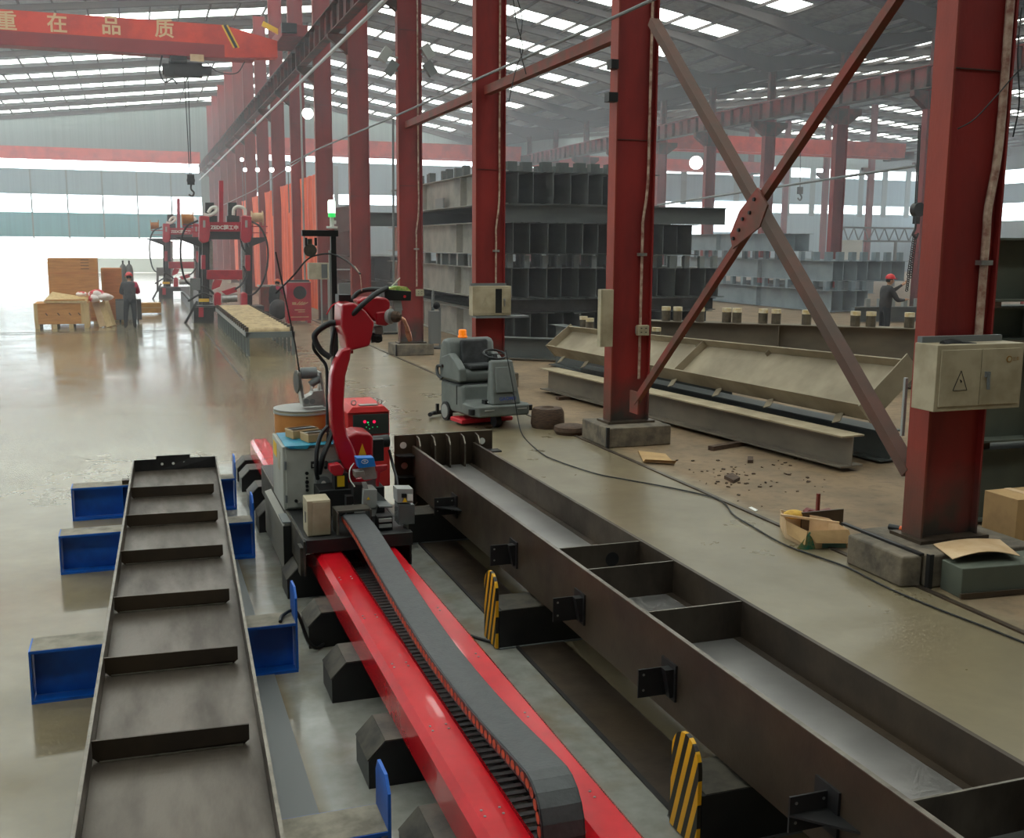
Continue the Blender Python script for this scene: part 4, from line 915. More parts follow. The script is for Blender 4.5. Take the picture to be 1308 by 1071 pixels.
# ------------------------------------------------------------------ litter around the columns
c = gp(700, 548); c2 = gp(722, 553)
t = thing('strap_coil', 'thick brown coil standing upright on the floor beside the concrete plinth', 'coil', c)
part('coil', MB().lathe([(.06, 0), (.24, .0), (.26, .06), (.25, .24), (.22, .3), (.1, .31), (.06, .27)], c+V((.05, .15, 0)), n=28), M_coil, t, smooth=True)
t = thing('strap_coil', 'low brown coil lying flat in front of the taller coil', 'coil', c2)
part('coil', MB().lathe([(.05, 0), (.22, 0), (.25, .05), (.24, .11), (.18, .13), (.06, .12)], c2+V((.05, -.08, 0)), n=28).tube(smoothpath([c2+V((.25, -.1, .05)), c2+V((.4, -.02, .05)), c2+V((.52, .1, .05))]), .035), M_coil, t, smooth=True)
A, Bq, Cq, D = gp(822, 592), gp(862, 594), gp(850, 581), gp(815, 577)
single('cardboard_piece', MB().ext([A+V((0, 0, .01)), Bq+V((0, 0, .01)), Cq+V((0, 0, .005)), D+V((0, 0, .005))], (0, 0, .008)).ext([A+V((0, 0, .02)), Bq+V((0, 0, .02)), Bq+V((.0, -.05, .06)), A+V((.0, -.05, .06))], (0, .006, 0)), M_carton, 'flat torn piece of cardboard on the floor in front of the concrete plinth', 'cardboard', A)
o = gp(1178, 651-0); 
single('paper_scrap', MB().ext([gp(956, 649, .004), gp(965, 654, .004), gp(968, 652, .004), gp(960, 648, .004)], (0, 0, .004)), M_white, 'tiny white paper scrap on the floor rail', 'paper', gp(960, 651))
rnd = random.Random(3); mb = MB()
for k in range(90):
    x, y = rnd.uniform(860, 1060), rnd.uniform(585, 650)
    if rnd.random() < .5: x, y = rnd.gauss(945, 30), rnd.gauss(612, 9)
    c = gp(x, y); s = rnd.uniform(.006, .022)
    if c.x < 6.1: continue
    a = rnd.uniform(0, PI); mb.obox(c+V((0, 0, s*.35)), (s*2, s*1.2, s*.7), Matrix.Rotation(a, 3, 'Z') @ Matrix.Rotation(rnd.uniform(-.4, .4), 3, 'X'))
o = link('dirt_crumbs', mb, M_coil); o['kind'] = 'stuff'; o['label'] = 'brown crumbs and grit scattered on the dusty floor by the long beam'; o['category'] = 'debris'
GD = 'steel scraps on the dusty floor'
for nm, lb, pts in (('steel_scrap', 'small square brown steel nut on the dusty floor', [(955, 592), (962, 592), (962, 587), (955, 587)]),
                    ('steel_scrap', 'bent rusty scrap lying among the brown grit', [(925, 612), (937, 618), (945, 614), (935, 608)])):
    g0 = [gp(*q) for q in pts]; single(nm, MB().ext(g0, (0, 0, .04)), M_coil, lb, 'scrap', g0[0], GD)
single('timber', MB().bar(gp(908, 573, .03), gp(955, 565, .03), .1, .06), M_coil, 'short dark timber sticking out from under the long I-beam, before the debris', 'timber', gp(908, 573), 'timbers under the long beam')
single('timber', MB().bar(gp(712, 509, .03), gp(745, 507, .03), .12, .06), M_coil, 'short dark timber under the far end of the long I-beam', 'timber', gp(712, 509), 'timbers under the long beam')
# open carton with rubbish
t = thing('open_carton', 'open carton with torn flaps and rubbish standing on the floor by a dustpan', 'box', gp(1040, 700))
a, b, c, d = gp(1003, 688), gp(1030, 702), gp(1083, 700), gp(1060, 684)
h = V((0, 0, .17)); off = V((.0, .12, 0))
mb = MB()
cs = [a, b, c, c+V((.08, .42, 0)), a+V((.2, .4, 0))]
for p, q in zip(cs, cs[1:]+cs[:1]): mb.hexa([p, q, q+V((.003, .008, 0)), p+V((.003, .008, 0)), p+h, q+h, q+h+V((.003, .008, 0)), p+h+V((.003, .008, 0))])
mb.ext(cs, (0, 0, .01)); part('body', mb, M_cartonlt, t)
part('flap', MB().hexa([a+h, b+h, b+h+V((0, .004, .004)), a+h+V((0, .004, .004)), a+V((-.03, -.08, .06)), b+V((-.04, -.03, .05)), b+V((-.04, -.026, .054)), a+V((-.03, -.076, .064))]).hexa([b+h, c+h, c+h+V((0, .004, .004)), b+h+V((0, .004, .004)), b+V((.06, -.06, .07)), c+V((.0, -.07, .06)), c+V((0, -.066, .064)), b+V((.06, -.056, .074))]), M_carton, t)
gm = mat('printed_green', (40, 116, 92), (150, 130, 70), rough=.6, scale=14)
part('printed_corner', MB().ext([b+V((-.09, .03, 0)), b+V((.0, -.01, 0)), b+V((.09, -.012, 0)), b+V((.02, -.012, .17))], (0, -.004, 0)), gm, t)
mb = MB().ext([b+V((.1, -.012, .005)), c+V((-.03, -.008, .005)), c+V((-.03, -.008, .05)), b+V((.1, -.012, .05))], (0, -.003, 0)); part('printed_band', mb, mat('printed_teal', (96, 130, 120), None, rough=.7), t)
single('yellow_rag', MB().ball(a+V((.22, .2, .17)), (.11, .08, .045), 12), mat('rag_yellow', (214, 170, 70), (190, 140, 60), rough=.8, scale=12), 'yellow rag lying in the open carton', 'rag', a+V((.25, .2, .12)), smooth=True)
single('wooden_stick', MB().bar(a+V((.02, .12, .2)), c+V((.0, .15, .2)), .025, .02), M_cartonlt, 'pale flat stick laid across the open carton', 'stick', a+V((.1, .1, .19)))
t = thing('dustpan', 'dark red dustpan with an upright handle standing behind the open carton', 'dustpan', gp(1046, 668))
g0, g1 = gp(1029, 667), gp(1067, 667)
part('pan', MB().ext([g0, g1, g1+V((.0, .0, .1)), g1+V((-.04, 0, .125)), (g0+g1)/2+V((0, 0, .1)), g0+V((.04, 0, .125)), g0+V((0, 0, .1))], (.03, .1, 0)), mat('dustpan_red', (110, 30, 28), None, rough=.5), t, bevel=.008)
part('handle', MB().bar((g0+g1)/2+V((-.02, .03, .05)), (g0+g1)/2+V((-.02, .03, .29)), .03, .03, (1, 0, 0)), mat('dustpan_handle', (120, 44, 34), None), t)
# carton sheet on the plinth and carton at the right edge
sp = [gp(1192, 696, .29), gp(1277, 690, .29), gp(1303, 711, .29), gp(1217, 715, .29)]
mb = MB(); n = 8; up = []
for i in range(n+1):
    u = i/n; z = .05*math.sin(u*PI)
    up.append((sp[0].lerp(sp[1], u)+V((0, 0, z*.5)), sp[3].lerp(sp[2], u)+V((0, 0, z))))
for (p, q), (r, s_) in zip(up, up[1:]): mb.hexa([p, r, s_, q, p+V((0, 0, .006)), r+V((0, 0, .006)), s_+V((0, 0, .006)), q+V((0, 0, .006))])
single('cardboard_sheet', mb, M_cartonlt, 'pale curved cardboard sheet lying on the plinth at the foot of the red column', 'cardboard', sp[0])
t = thing('steel_box', 'dark steel box under the pale curved cardboard sheet', 'box', (6.4, 6.5, 0))
q = [gp(1197, 745), gp(1305, 740)]
part('shell', MB().ext([V((6.07, 6.5, 0)), V((7.0, 6.42, 0)), V((7.05, 6.77, 0)), V((6.1, 6.77, 0))], (0, 0, .25)), M_green, t, bevel=.01); part('rim', MB().bar((6.05, 6.48, .03), (7.0, 6.4, .03), .02, .04), M_steelbr, t)
t = thing('carton', 'tall brown carton at the far right beside the grey-green beams', 'box', (7.35, 7.3, 0))
part('body', MB().box(7.28, 7.8, 7.2, 7.6, 0, .56), M_carton, t, bevel=.006); part('tape', MB().box(7.5, 7.58, 7.198, 7.202, .3, .561).box(7.5, 7.58, 7.2, 7.6, .561, .563), M_cartonlt, t)
t = thing('spray_can', 'small dark torch with an orange end lying on the plinth edge', 'can', gp(1140, 674, .29))
a, b = gp(1136, 673, .31), gp(1156, 677, .31); m_ = a.lerp(b, .7)
part('body', MB().cyl(a, m_, .028), M_black, t, smooth=True); part('tip', MB().cyl(m_, b, .028), M_helmo, t, smooth=True)
single('steel_angle', MB().box(6.02, 6.5, 8.6, 8.62, 0, .2).box(6.02, 6.5, 8.6, 8.8, 0, .02), M_steelbr, 'short brown steel channel standing behind the red column base', 'steel channel', (6.2, 8.6, 0))
# ------------------------------------------------------------------ cabinets on the columns
def wall_cab(label, x0, x1, ya, yb, z0, z1, split, half=False):
    t = thing('wall_cabinet', label, 'cabinet', ((x0+x1)/2, yb, z0))
    part('body', MB().box(x0, x1, ya+.012, yb, z0, z1), M_beige, t, bevel=.006)
    part('top_lip', MB().box(x0+.02, x1-.04, yb-.06, yb, z1, z1+.05), M_mgrey, t)
    xs = x0+.035+(x1-x0-.07)*split
    d1 = part('door', MB().box(x0+.035, xs-.003, ya, ya+.012, z0+.04, z1-.04), M_beige, t, bevel=.003)
    w = x1-.035-xs
    if half:
        part('opening', MB().box(xs, xs+w*.45, ya+.008, ya+.0125, z0+.05, z1-.05), M_black, t)
        d2 = part('door', MB().box(xs+w*.45, x1-.035, ya-.01, ya+.01, z0+.04, z1-.04), M_beige, t, bevel=.003)
    else: d2 = part('door', MB().box(xs+.003, x1-.035, ya, ya+.012, z0+.04, z1-.04), M_beige, t, bevel=.003)
    zm = (z0+z1)/2; xm = (x0+.035+xs)/2
    T = [V((xm-.07, ya-.002, zm-.1)), V((xm+.07, ya-.002, zm-.1)), V((xm, ya-.002, zm+.06))]
    mb = MB()
    for p, q in zip(T, T[1:]+T[:1]): mb.bar(p, q, .004, .004)
    mb.ext([V((xm-.008, ya-.003, zm-.01)), V((xm+.012, ya-.003, zm-.02)), V((xm+.004, ya-.003, zm-.04)), V((xm+.018, ya-.003, zm-.03)), V((xm-.004, ya-.003, zm-.022))], (0, .002, 0))
    part('hazard_mark', mb, M_steeldk if not half else M_lid, d1)
    hx = xs+(.06 if not half else w*.62)
    part('handle', MB().box(hx-.022, hx+.022, ya-.02, ya, zm-.0, zm+.045).bar((hx, ya-.02, zm+.03), (hx+.005, ya-.025, zm-.1), .025, .014, (1, 0, 0)), M_alu if half else M_mgrey, d2)
    mb = MB().lathe([(.028, 0), (.028, .004)], (x1-.16, ya-.003, z1-.13), (0, 1, 0), 18); mb.m(1).lathe([(.018, -.002), (.018, .003)], (x1-.16, ya-.003, z1-.13), (0, 1, 0), 18)
    if not half: text_into(mb.m(0), '正泰', (x1-.09, ya, z1-.13), .035, (1, 0, 0), (0, 0, 1), .002)
    part('emblem', mb, [mat('emblem_ochre', (140, 100, 40), None), M_lid], d2)
    return t
Yc = CY0-.28
a, b = aY(1202, 445, Yc), aY(1303, 525, Yc)
wall_cab('big beige electrical cabinet with two closed doors mounted on the red column', a.x-.02, b.x, Yc, CY0-.0, aY(1250, 524, Yc).z, aY(1250, 440, Yc).z, .5)
single('work_glove', MB().tube(smoothpath([(a.x+.1, Yc+.1, 1.99-.0), (a.x+.2, Yc+.12, 2.0), (a.x+.3, Yc+.1, 1.985)]), [.03]*12+[.02], 8).tube([(a.x+.28, Yc+.1, 1.985), (a.x+.42, Yc+.08, 1.98)], [.03, .018], 8), M_rubber, 'black work glove lying on top of the big beige cabinet', 'glove', (a.x+.2, Yc+.1, aY(1250, 440, Yc).z), smooth=True)
Yc = CY0+2*BAY-.25
a, b = aY(604, 366, Yc), aY(653, 403, Yc)
wall_cab('beige electrical cabinet with one door half open on the third red column', a.x, b.x, Yc, CY0+2*BAY, b.z, a.z, .6, True)
part_t = thing('cabinet_shelf', 'thin grey shelf plate under the half open cabinet', 'shelf', (a.x, Yc, b.z-.04)); part('plate', MB().box(a.x+.05, b.x+.35, Yc-.05, CY0+2*BAY, b.z-.045, b.z-.01), M_mgrey, part_t)
y2 = CY0+BAY
t = thing('wall_cabinet', 'narrow beige cabinet hanging on the edge of the second red column, seen from its side', 'cabinet', (CX-.05, y2+.1, 1.6))
q0, q1 = aY(764, 370, y2-.0), aY(775, 443, y2-.0)
part('body', MB().box(q0.x+.06, CX, y2-.03, y2+.07, q1.z, q0.z), M_beige, t, bevel=.004); part('door', MB().box(q0.x+.03, q0.x+.055, y2-.04, y2+.07, q1.z, q0.z), M_lid, t, bevel=.003)
def socket(label, px, py, w, Y):
    c = aY(px, py, Y); t = thing('socket_box', label, 'socket box', c, 0, 'small socket boxes on the red columns')
    part('case', MB().box(c.x-w/2, c.x+w/2, Y-.06, Y+.02, c.z-w*.42, c.z+w*.42), M_lid, t, bevel=.006)
    mb = MB()
    for dx in (-.22, .2):
        for dz in (-.15, .18): mb.box(c.x+w*dx-.012, c.x+w*dx+.012, Y-.063, Y-.06, c.z+w*dz-.006, c.z+w*dz+.006)
    part('sockets', mb, M_steeldk, t)
    part('backplate', MB().box(c.x-w*.45, c.x+w*.45, Y+.02, CY0+BAY*round((Y-CY0)/BAY)+.09, c.z-w*.3, c.z+w*.3), M_mgrey, t)
socket('pale four-way socket box on the second red column by the brace', 820, 422, .17, y2)
socket('pale square switch box on the fourth red column, right of the torch', 536, 374, .2, CY0+3*BAY)
t = thing('switch_cabinet', 'grey panel edge leaning just left of the column with the big cabinet', 'panel', (CX-.12, 7.6, 1))
q0, q1 = aY(1157, 483, 7.5), aY(1163, 557, 7.5); part('panel', MB().box(q0.x, q0.x+.03, 7.5, 7.53, q1.z, q0.z), M_lgrey, t, bevel=.004); part('bracket', MB().box(q0.x+.05, CX, 7.3, 7.36, q0.z-.2, q0.z-.15), M_mgrey, t)
GK = 'dark clamps on the edge of the second column'
for k, (x, y) in enumerate(((785, 82), (782, 124))):
    c = aY(x, y, y2); single('cable_clamp', MB().box(c.x-.06, CX, y2-.03, y2+.12, c.z-.06, c.z+.06), M_rubber, ['upper small black clamp on the edge of the second red column', 'lower small black clamp on the edge of the second red column'][k], 'clamp', c, GK)
t = thing('hanging_wire', 'thin loose black wire sticking out across the big red column', 'wire', aY(1225, 165, CY0))
part('wire', MB().tube(smoothpath([aY(1223, 165, CY0+.02), aY(1245, 152, CY0-.05), aY(1275, 120, CY0-.1), aY(1300, 92, CY0-.1), aY(1330, 70, CY0-.1)]), .006, 6).tube(smoothpath([aY(1305, 10, CY0-.05), aY(1300, 70, CY0-.1), aY(1302, 130, CY0-.1), aY(1294, 175, CY0-.08)]), .006, 6), M_rubber, t, smooth=True)
t = thing('floodlight', 'small floodlights clamped on both sides of the fourth red column', 'floodlight', aY(520, 80, CY0+3*BAY))
Yf = CY0+3*BAY
for x, y, s in ((492, 70, 1), (546, 66, -1), (500, 87, 1), (549, 88, -1)):
    c = aY(x, y, Yf); part('lamp', MB().obox(c, (.22, .16, .34), Matrix.Rotation(s*.6, 3, 'Y')).bar(c, aY(508 if s > 0 else 538, y+4, Yf), .04, .04), M_mgrey if y > 80 else M_lgrey, t)
t = thing('hanging_cables', 'thin dark cables hanging loosely in front of the roof between two columns', 'cable', aX(665, 60, CX+.3))
Yh = 16.5
part('cable', MB().tube(smoothpath([aY(655, -5, Yh), aY(660, 30, Yh), aY(668, 62, Yh), aY(660, 85, Yh), aY(654, 110, Yh), aY(650, 130, Yh)]), .008, 6).tube(smoothpath([aY(660, -5, Yh), aY(667, 25, Yh), aY(664, 60, Yh), aY(672, 95, Yh)]), .008, 6), M_rubber, t, smooth=True)
# ================================================================== steel stock
def ibeam(name, label, p0, p1, h, bf, m, group=None, topm=None, tf=.02, tw=.014, stubs=(), stubm=None, stiff=(), roll=0., cat='beam', stubsz=(.18, .34), capm=None):
    """beam from p0 to p1 (bottom centre line), upright web unless rolled"""
    p0, p1 = V(p0), V(p1); d = p1-p0; L = d.length; rz = math.atan2(d.y, d.x)
    t = thing(name, label, cat, p0, rz, group)
    Mr = Matrix.Rotation(roll, 4, 'X')
    def P(nm, mb, mm, lb=None):
        o = part(nm, mb, mm, t, world=False, label=lb)
        if roll: o.data.transform(Mr)
        return o
    P('web', MB().box(0, L, -tw/2, tw/2, tf, h-tf), m)
    P('flange', MB().box(0, L, -bf/2, bf/2, 0, tf), m); P('flange', MB().box(0, L, -bf/2, bf/2, h-tf, h), topm or m)
    for x in stiff: P('stiffener', MB().box(x-.008, x+.008, -bf/2+.01, bf/2-.01, tf, h-tf), m)
    for x, y in stubs:
        mb = MB(); w, hh = stubsz
        if capm: mb.cyl((x, y, h), (x, y, h+hh*.72), w/2, n=12); mb.m(1).cyl((x, y, h+hh*.72), (x, y, h+hh), w/2*1.02, n=12); P('stub', mb, [stubm, capm])
        else: P('stub', mb.box(x-w/2, x+w/2, y-w/2, y+w/2, h, h+hh), stubm or m)
    return t
GL = 'long steel beams lying beside the column line'
ibeam('steel_beam', 'long dusty I-beam lying on timbers nearest the column line, under the tilted one', (7.30, 18.75, .06), (8.28, 10.85, .06), .40, .36, M_tan, GL, topm=mat('tan_top_pale', (170, 154, 126), (142, 127, 102), rough=.8, scale=2))  # top flange gets a paler tan than the web and lower flange
ibeam('steel_beam', 'dark I-beam lying behind the first long one, below the tilted beam end', (8.15, 19.2, .03), (9.1, 11.15, .03), .4, .36, M_stackdk, GL)
M_tanlit = mat('primer_tan_lit', (166, 152, 128), (138, 125, 104), rough=.7, scale=1.1)  # lit copy of the tan primer, light on the tilted beam put into its colour
# tilted tapered beam
A0, A1 = V((8.57, 11.0, .71)), V((9.16, 11.0, 1.26)); B0, B1 = V((7.84, 20.0, .66)), V((8.30, 20.0, 1.03))
t = thing('tapered_beam', 'tapered beam tilted on its side over the long I-beam, with small cleats along its edge', 'beam', (8.2, 15, .65), 0)
def plate(mb, p, q, r, s, th):
    n = (V(q)-V(p)).cross(V(s)-V(p)).normalized()*th/2
    return mb.hexa([V(p)-n, V(q)-n, V(r)-n, V(s)-n, V(p)+n, V(q)+n, V(r)+n, V(s)+n])
part('web', plate(MB(), A0, B0, B1, A1, .014), M_tanlit, t)
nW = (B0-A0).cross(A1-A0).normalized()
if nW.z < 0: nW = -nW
part('flange', plate(MB(), A0-nW*.15, B0-nW*.15, B0+nW*.15, A0+nW*.15, .018), M_tanlit, t)
part('flange', plate(MB(), A1-nW*.15, B1-nW*.15, B1+nW*.15, A1+nW*.15, .018), M_tanlit, t)
part('end_plate', plate(MB(), A0-nW*.16-(A1-A0)*.05, A1-nW*.16+(A1-A0)*.12, A1+nW*.16+(A1-A0)*.12, A0+nW*.16-(A1-A0)*.05, .018), M_tanlit, t)
part('end_plate', plate(MB(), B0-nW*.16-(B1-B0)*.05, B1-nW*.16+(B1-B0)*.12, B1+nW*.16+(B1-B0)*.12, B0+nW*.16-(B1-B0)*.05, .018), M_tanlit, t)
for u in (.48,):
    p, q = A0.lerp(B0, u), A1.lerp(B1, u); part('stiffener', plate(MB(), p-nW*.14, q-nW*.14, q+nW*.14, p+nW*.14, .012), M_tanlit, t)
wd = (A0-A1).normalized()
for u in (.06, .22, .36, .5, .62, .84, .95):
    p = A0.lerp(B0, u) + wd*.02; mb = MB().bar(p-nW*.1, p+wd*.16-nW*.08+V((0, -.1, 0)), .12, .012, nW); part('cleat', mb, M_tanlit, t)
for u in (.12, .3, .5):
    p = A1.lerp(B1, u); part('cleat', plate(MB(), p, p-wd*-.09, p-wd*-.09+nW*.08, p+nW*.08, .01), M_tanlit, t)
# tall beam behind with wrapped stubs
P0, P1 = V((10.1, 20.6, .04)), V((17.2, 15.05, .04)); L = (P1-P0).length
sx = []
d = (P1-P0).normalized(); nn = V((-d.y, d.x, 0))
for px in (850, 866, 894, 928, 942, 975, 991, 1030, 1092, 1112, 1161):
    q = gp(px, 402 if px < 900 else 404, 1.2+.1); r_ = q-P0
    # place along the beam where the pixel ray crosses its centre line
    best = min((abs((gp(px, y, 1.2)-P0).dot(nn)), (gp(px, y, 1.2)-P0).dot(d)) for y in range(405, 425))
    sx.append((best[1], -.05))
ibeam('steel_beam', 'tall beam behind the crossed braces with a row of brown wrapped stubs on top', P0, P1, 1.16, .42, M_tan, GL, stubs=sx, stubm=M_stub, capm=M_stubcap, stiff=(2.9,), stubsz=(.19, .3))
sx = [(1.3, .06), (1.9, -.08), (2.6, .06), (3.2, -.06), (3.7, .08), (4.6, 0), (5.5, 0)]
ibeam('steel_beam', 'grey beam with pale wrapped stubs seen left of the second red column', (9.05, 22.8, .04), (9.4, 15.6, .04), .93, .36, M_stackdk, GL, stubs=sx, stubm=M_stub, capm=M_stubcap, stubsz=(.17, .26))
ibeam('steel_beam', 'short dark beam on the floor below the dark stack, beyond the tilted beam', (8.2, 24.6, .05), (10.6, 22.9, .05), .5, .36, M_stackdk, GL)
# ---- dark stack: rows of beams with their ends toward the camera
GDK = ['bottom row of the dark beam stack', 'lower middle row of the dark beam stack', 'upper middle row of the dark beam stack', 'top row of the dark beam stack']
rowsz = [(.01, .87), (1.27, .86), (2.5, .88), (3.87, .89)]
rowx = [(9.35, 15.9), (9.3, 16.3), (9.3, 15.4), (9.45, 14.0)]
names = ['bottom row', 'lower middle row', 'upper middle row', 'top row']
YS, LEN = 28.0, 12.4
rnd = random.Random(11)
for r in range(4):
    z, h = rowsz[r]; x0, x1 = rowx[r]; n = int((x1-x0)/.5)+1
    first = None
    for i in range(n):
        x = x0 + (x1-x0)*i/(n-1) + rnd.uniform(-.015, .015); y = YS + rnd.uniform(-.12, .18)
        lab = 'dark grey beam within the %s of the dark stack' % names[r]
        if i == 0: lab = 'beam with a lit pale side at the corner of the %s, dark stack' % names[r]
        elif i == n-1: lab = 'last dark beam at the right end of the %s, dark stack' % names[r]
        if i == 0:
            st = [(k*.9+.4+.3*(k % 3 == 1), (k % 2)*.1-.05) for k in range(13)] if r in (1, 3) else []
            t0 = ibeam('primed_beam', lab, (x, y, z), (x, y+LEN, z), h, .44, M_stacklit, None, stubs=st, stubm=M_galv if r == 1 else M_stackdk, stubsz=(.2, .34 if r == 1 else .32), stiff=(3.2, 7.9))
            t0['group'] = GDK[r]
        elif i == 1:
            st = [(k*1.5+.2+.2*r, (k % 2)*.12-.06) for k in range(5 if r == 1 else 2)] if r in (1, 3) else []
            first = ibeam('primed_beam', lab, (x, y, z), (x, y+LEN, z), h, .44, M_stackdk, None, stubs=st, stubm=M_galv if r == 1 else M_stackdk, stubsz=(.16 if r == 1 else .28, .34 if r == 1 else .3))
            first['group'] = GDK[r]
        else: dup(first, (x, y, z), lab, group=GDK[r])
GX = 'cross beams between the rows of the dark stack'
ibeam('cross_beam', 'dark cross beam under the top row, its end sticking out near the braces', (9.25, 28.3, 3.385), (16.4, 28.0, 3.385), .48, .36, M_stackdk, GX)
ibeam('cross_beam', 'dark cross beam sticking out of the stack toward the aisle between two red columns', (7.55, 38.2, 3.385), (13.5, 38.2, 3.385), .48, .4, M_stackdk, GX)
ibeam('cross_beam', 'black cross beam just above the bottom row of the dark stack', (9.3, 28.2, .9), (16.2, 28.2, .9), .35, .36, M_steeldk, GX)
ibeam('cross_beam', 'black cross beam above the bottom row at the far end of the dark stack', (9.2, 38.4, .9), (13.6, 38.4, .9), .35, .36, M_steeldk, GX)
single('wire_crossbar', MB().box(9.2, 9.26, 33, 33.9, 3.9, 4.2), M_galv, 'pale tag plate hanging on the lit side of the top row', 'plate', (9.2, 33.4, 3.9))
# ---- blue-grey stack
names = ['bottom row', 'middle row', 'top row']; rowsz = [(.04, .9), (1.31, .87), (2.556, .8)]; rowx = [(27.7, 29.6), (27.9, 31.6), (26.4, 27.0)]; rowy = [38.3, 38.6, 42.0]
for r in range(3):
    z, h = rowsz[r]; x0, x1 = rowx[r]; n = int((x1-x0)/.55)+1 if r < 2 else 3
    if r == 2: x0, x1 = 27.6, 29.0
    first = None
    for i in range(n):
        x = x0+(x1-x0)*i/max(1, n-1); y = rowy[r]+(i % 2)*.1
        lab = 'blue-grey beam within the %s of the pale stack' % names[r]
        if i == 0: lab = 'long blue-grey beam showing its whole side, %s of the pale stack' % names[r]
        if i == n-1: lab = 'blue-grey beam at the right end of the %s of the pale stack' % names[r]
        if i == 0:
            st = [(k*.95+.4, 0) for k in range(14)] if r < 2 else []
            o = ibeam('primed_beam', lab, (x, y, z), (x, y+13.5, z), h, .48, M_blue_gr, 'blue-grey beams of the pale stack', stubs=st, stubm=M_blue_gr, stubsz=(.2, .37), stiff=(5.5,))
        elif i == 1:
            st = [(.3+k*.8, .05) for k in range(3)] if r < 2 else []
            first = ibeam('primed_beam', lab, (x, y, z), (x, y+13.5, z), h, .48, M_blue_gr, 'blue-grey beams of the pale stack', stubs=st, stubm=M_blue_gr, stubsz=(.2, .37))
        else: dup(first, (x, y, z), lab)
ibeam('steel_beam', 'low blue-grey beam on the floor left of the pale stack, beyond the dark stack', (19.5, 40.5, .02), (26.5, 47.5, .02), .8, .45, M_blue_gr, GL)
# ---- grey-green stack behind the near column
GG = 'grey-green beams stacked behind the big cabinet column'
for k, (z, h, y, lb) in enumerate([(.03, .74, 8.5, 'lowest grey-green beam behind the brown carton at the picture edge'), (.86, .92, 8.42, 'grey-green beam beside the big beige cabinet, second from the floor'),
                               (1.84, .34, 8.7, 'thin dark beam of the grey-green stack just above cabinet height'), (2.24, .62, 8.55, 'topmost grey-green beam right of the big red column')]):
    ibeam('steel_beam', lb, (7.72, y, z), (13.5, y-.2, z), h, .4, M_green, GG, stiff=(.9, 3.), tw=.2 if k == 0 else .014)
for x in (7.9, 9.5):
    for z0, z1 in ((.77, .86), (1.78, 1.84), (2.18, 2.24)):
        single('timber_packer', MB().box(x, x+.12, 8.35, 8.7, z0, z1), M_coil, 'timber packer between the stacked grey-green beams', 'packer', (x, 8.5, z0), 'timber packers in the grey-green stack')
# far dark stock behind the curtains
GF = 'far dark beams between the aisle columns'
far0 = ibeam('steel_beam', 'far dark beam on the floor behind the lamp post', (9, 47, .02), (9, 58, .02), 1.1, .5, M_stackdk, GF)
far_l = ['far dark beam lifted on the lower pile behind the lamp post', 'far dark beam near the top of the pile behind the lamp post', 'far dark beam topping the pile behind the lamp post']
for k in range(3): dup(far0, (9+.1*k, 47+.3*k, 1.12+1.1*k), far_l[k])
for k in range(4):
    for j in range(2): dup(far0, (10+.7*k, 47+.2*j, .02+1.1*j), 'far dark beam inside the pile behind the lamp post')
# stand fan by the dark stack
c = gp(562, 445); t = thing('stand_fan', 'grey stand fan beside the bottom row of the dark stack', 'fan', c)
h = aY(560, 393, c.y)
part('base', MB().cyl(c, c+V((0, 0, .04)), .3, n=20), M_steeldk, t); part('pole', MB().cyl(c+V((0, 0, .04)), V((c.x, c.y, h.z)), .03), M_mgrey, t)
mb = MB()
for rr in (.42, .32, .22, .1): mb.tube([h+V((-.15+.06*0, 0, .05)) + V((rr*.35*math.cos(i*PI/10), rr*.9*math.cos(i*PI/10), rr*math.sin(i*PI/10))) for i in range(21)], .008, 5)
for i in range(10): a = i*PI/5; mb.bar(h+V((-.15, 0, .05)), h+V((-.15, 0, .05))+V((.42*.35*math.cos(a), .42*.9*math.cos(a), .42*math.sin(a))), .01, .01)
part('cage', mb, M_mgrey, t); part('motor', MB().ball(h+V((-.05, 0, .05)), .1), M_steeldk, t, smooth=True)
c = gp(512, 438, .28); single('steel_channel', MB().box(6.9, 7.15, CY0+3*BAY-.3, CY0+3*BAY-.1, .28, 1.1), M_mgrey, 'short grey steel channel standing on the plinth of the fourth column', 'channel', (7, CY0+3*BAY-.2, .28))
# ================================================================== left crane
y = 39.6; zb0, zt0 = aY(150, 62, y).z, aY(150, 30, y).z
t = thing('bridge_crane', 'orange-red bridge crane girder with pale Chinese characters across the top left', 'crane', (-7, y, 9))
zT, zB = 10.12, 9.05
prof = [V((XL+.8, y-.3, zT)), V((3.2, y-.3, zT)), V((5.0, y-.3, 9.72)), V((5.0, y-.3, zB+.12)), V((3.2, y-.3, zB)), V((XL+.8, y-.3, zB))]
mb = MB().ext(prof, (0, .6, 0)); part('girder', mb, M_crane, t)
part('bottom_flange', MB().box(XL+.8, 4.2, y-.42, y+.3, zB-.04, zB).ext([V((XL+.8, y-.31, zB)), V((3.2, y-.31, zB)), V((3.2, y-.31, zB+.42)), V((XL+.8, y-.31, zB+.42))], (0, .005, 0)), mat('crane_shadow_red', (150, 46, 48), (134, 42, 46), rough=.6, scale=.6), t)  # includes a thin sheet painting shade on the girder's lower face
part('end_carriage', MB().box(5.02, 5.9, y-1.4, y+1.6, 9.71, 10.1), M_red, t, bevel=.02)
part('buffer', MB().box(5.0, 5.5, y-1.6, y-1.3, 9.8, 10.1), M_rubber, t); part('handle_bar', MB().bar((4.5, y-.35, 10.25), (5.1, y-.35, 9.98), .16, .16), M_yellow, t)
mb = MB(); u = aY(208, 35, y-.3)
for ch, px, py in (('重', 8, 28), ('在', 73, 31), ('品', 142, 34), ('质', 210, 38)):
    c = aY(px, py, y-.32); text_into(mb, ch, (c.x, y-.305, c.z), .64, (1, 0, 0), (0, 0, 1), .004, bold=.012)
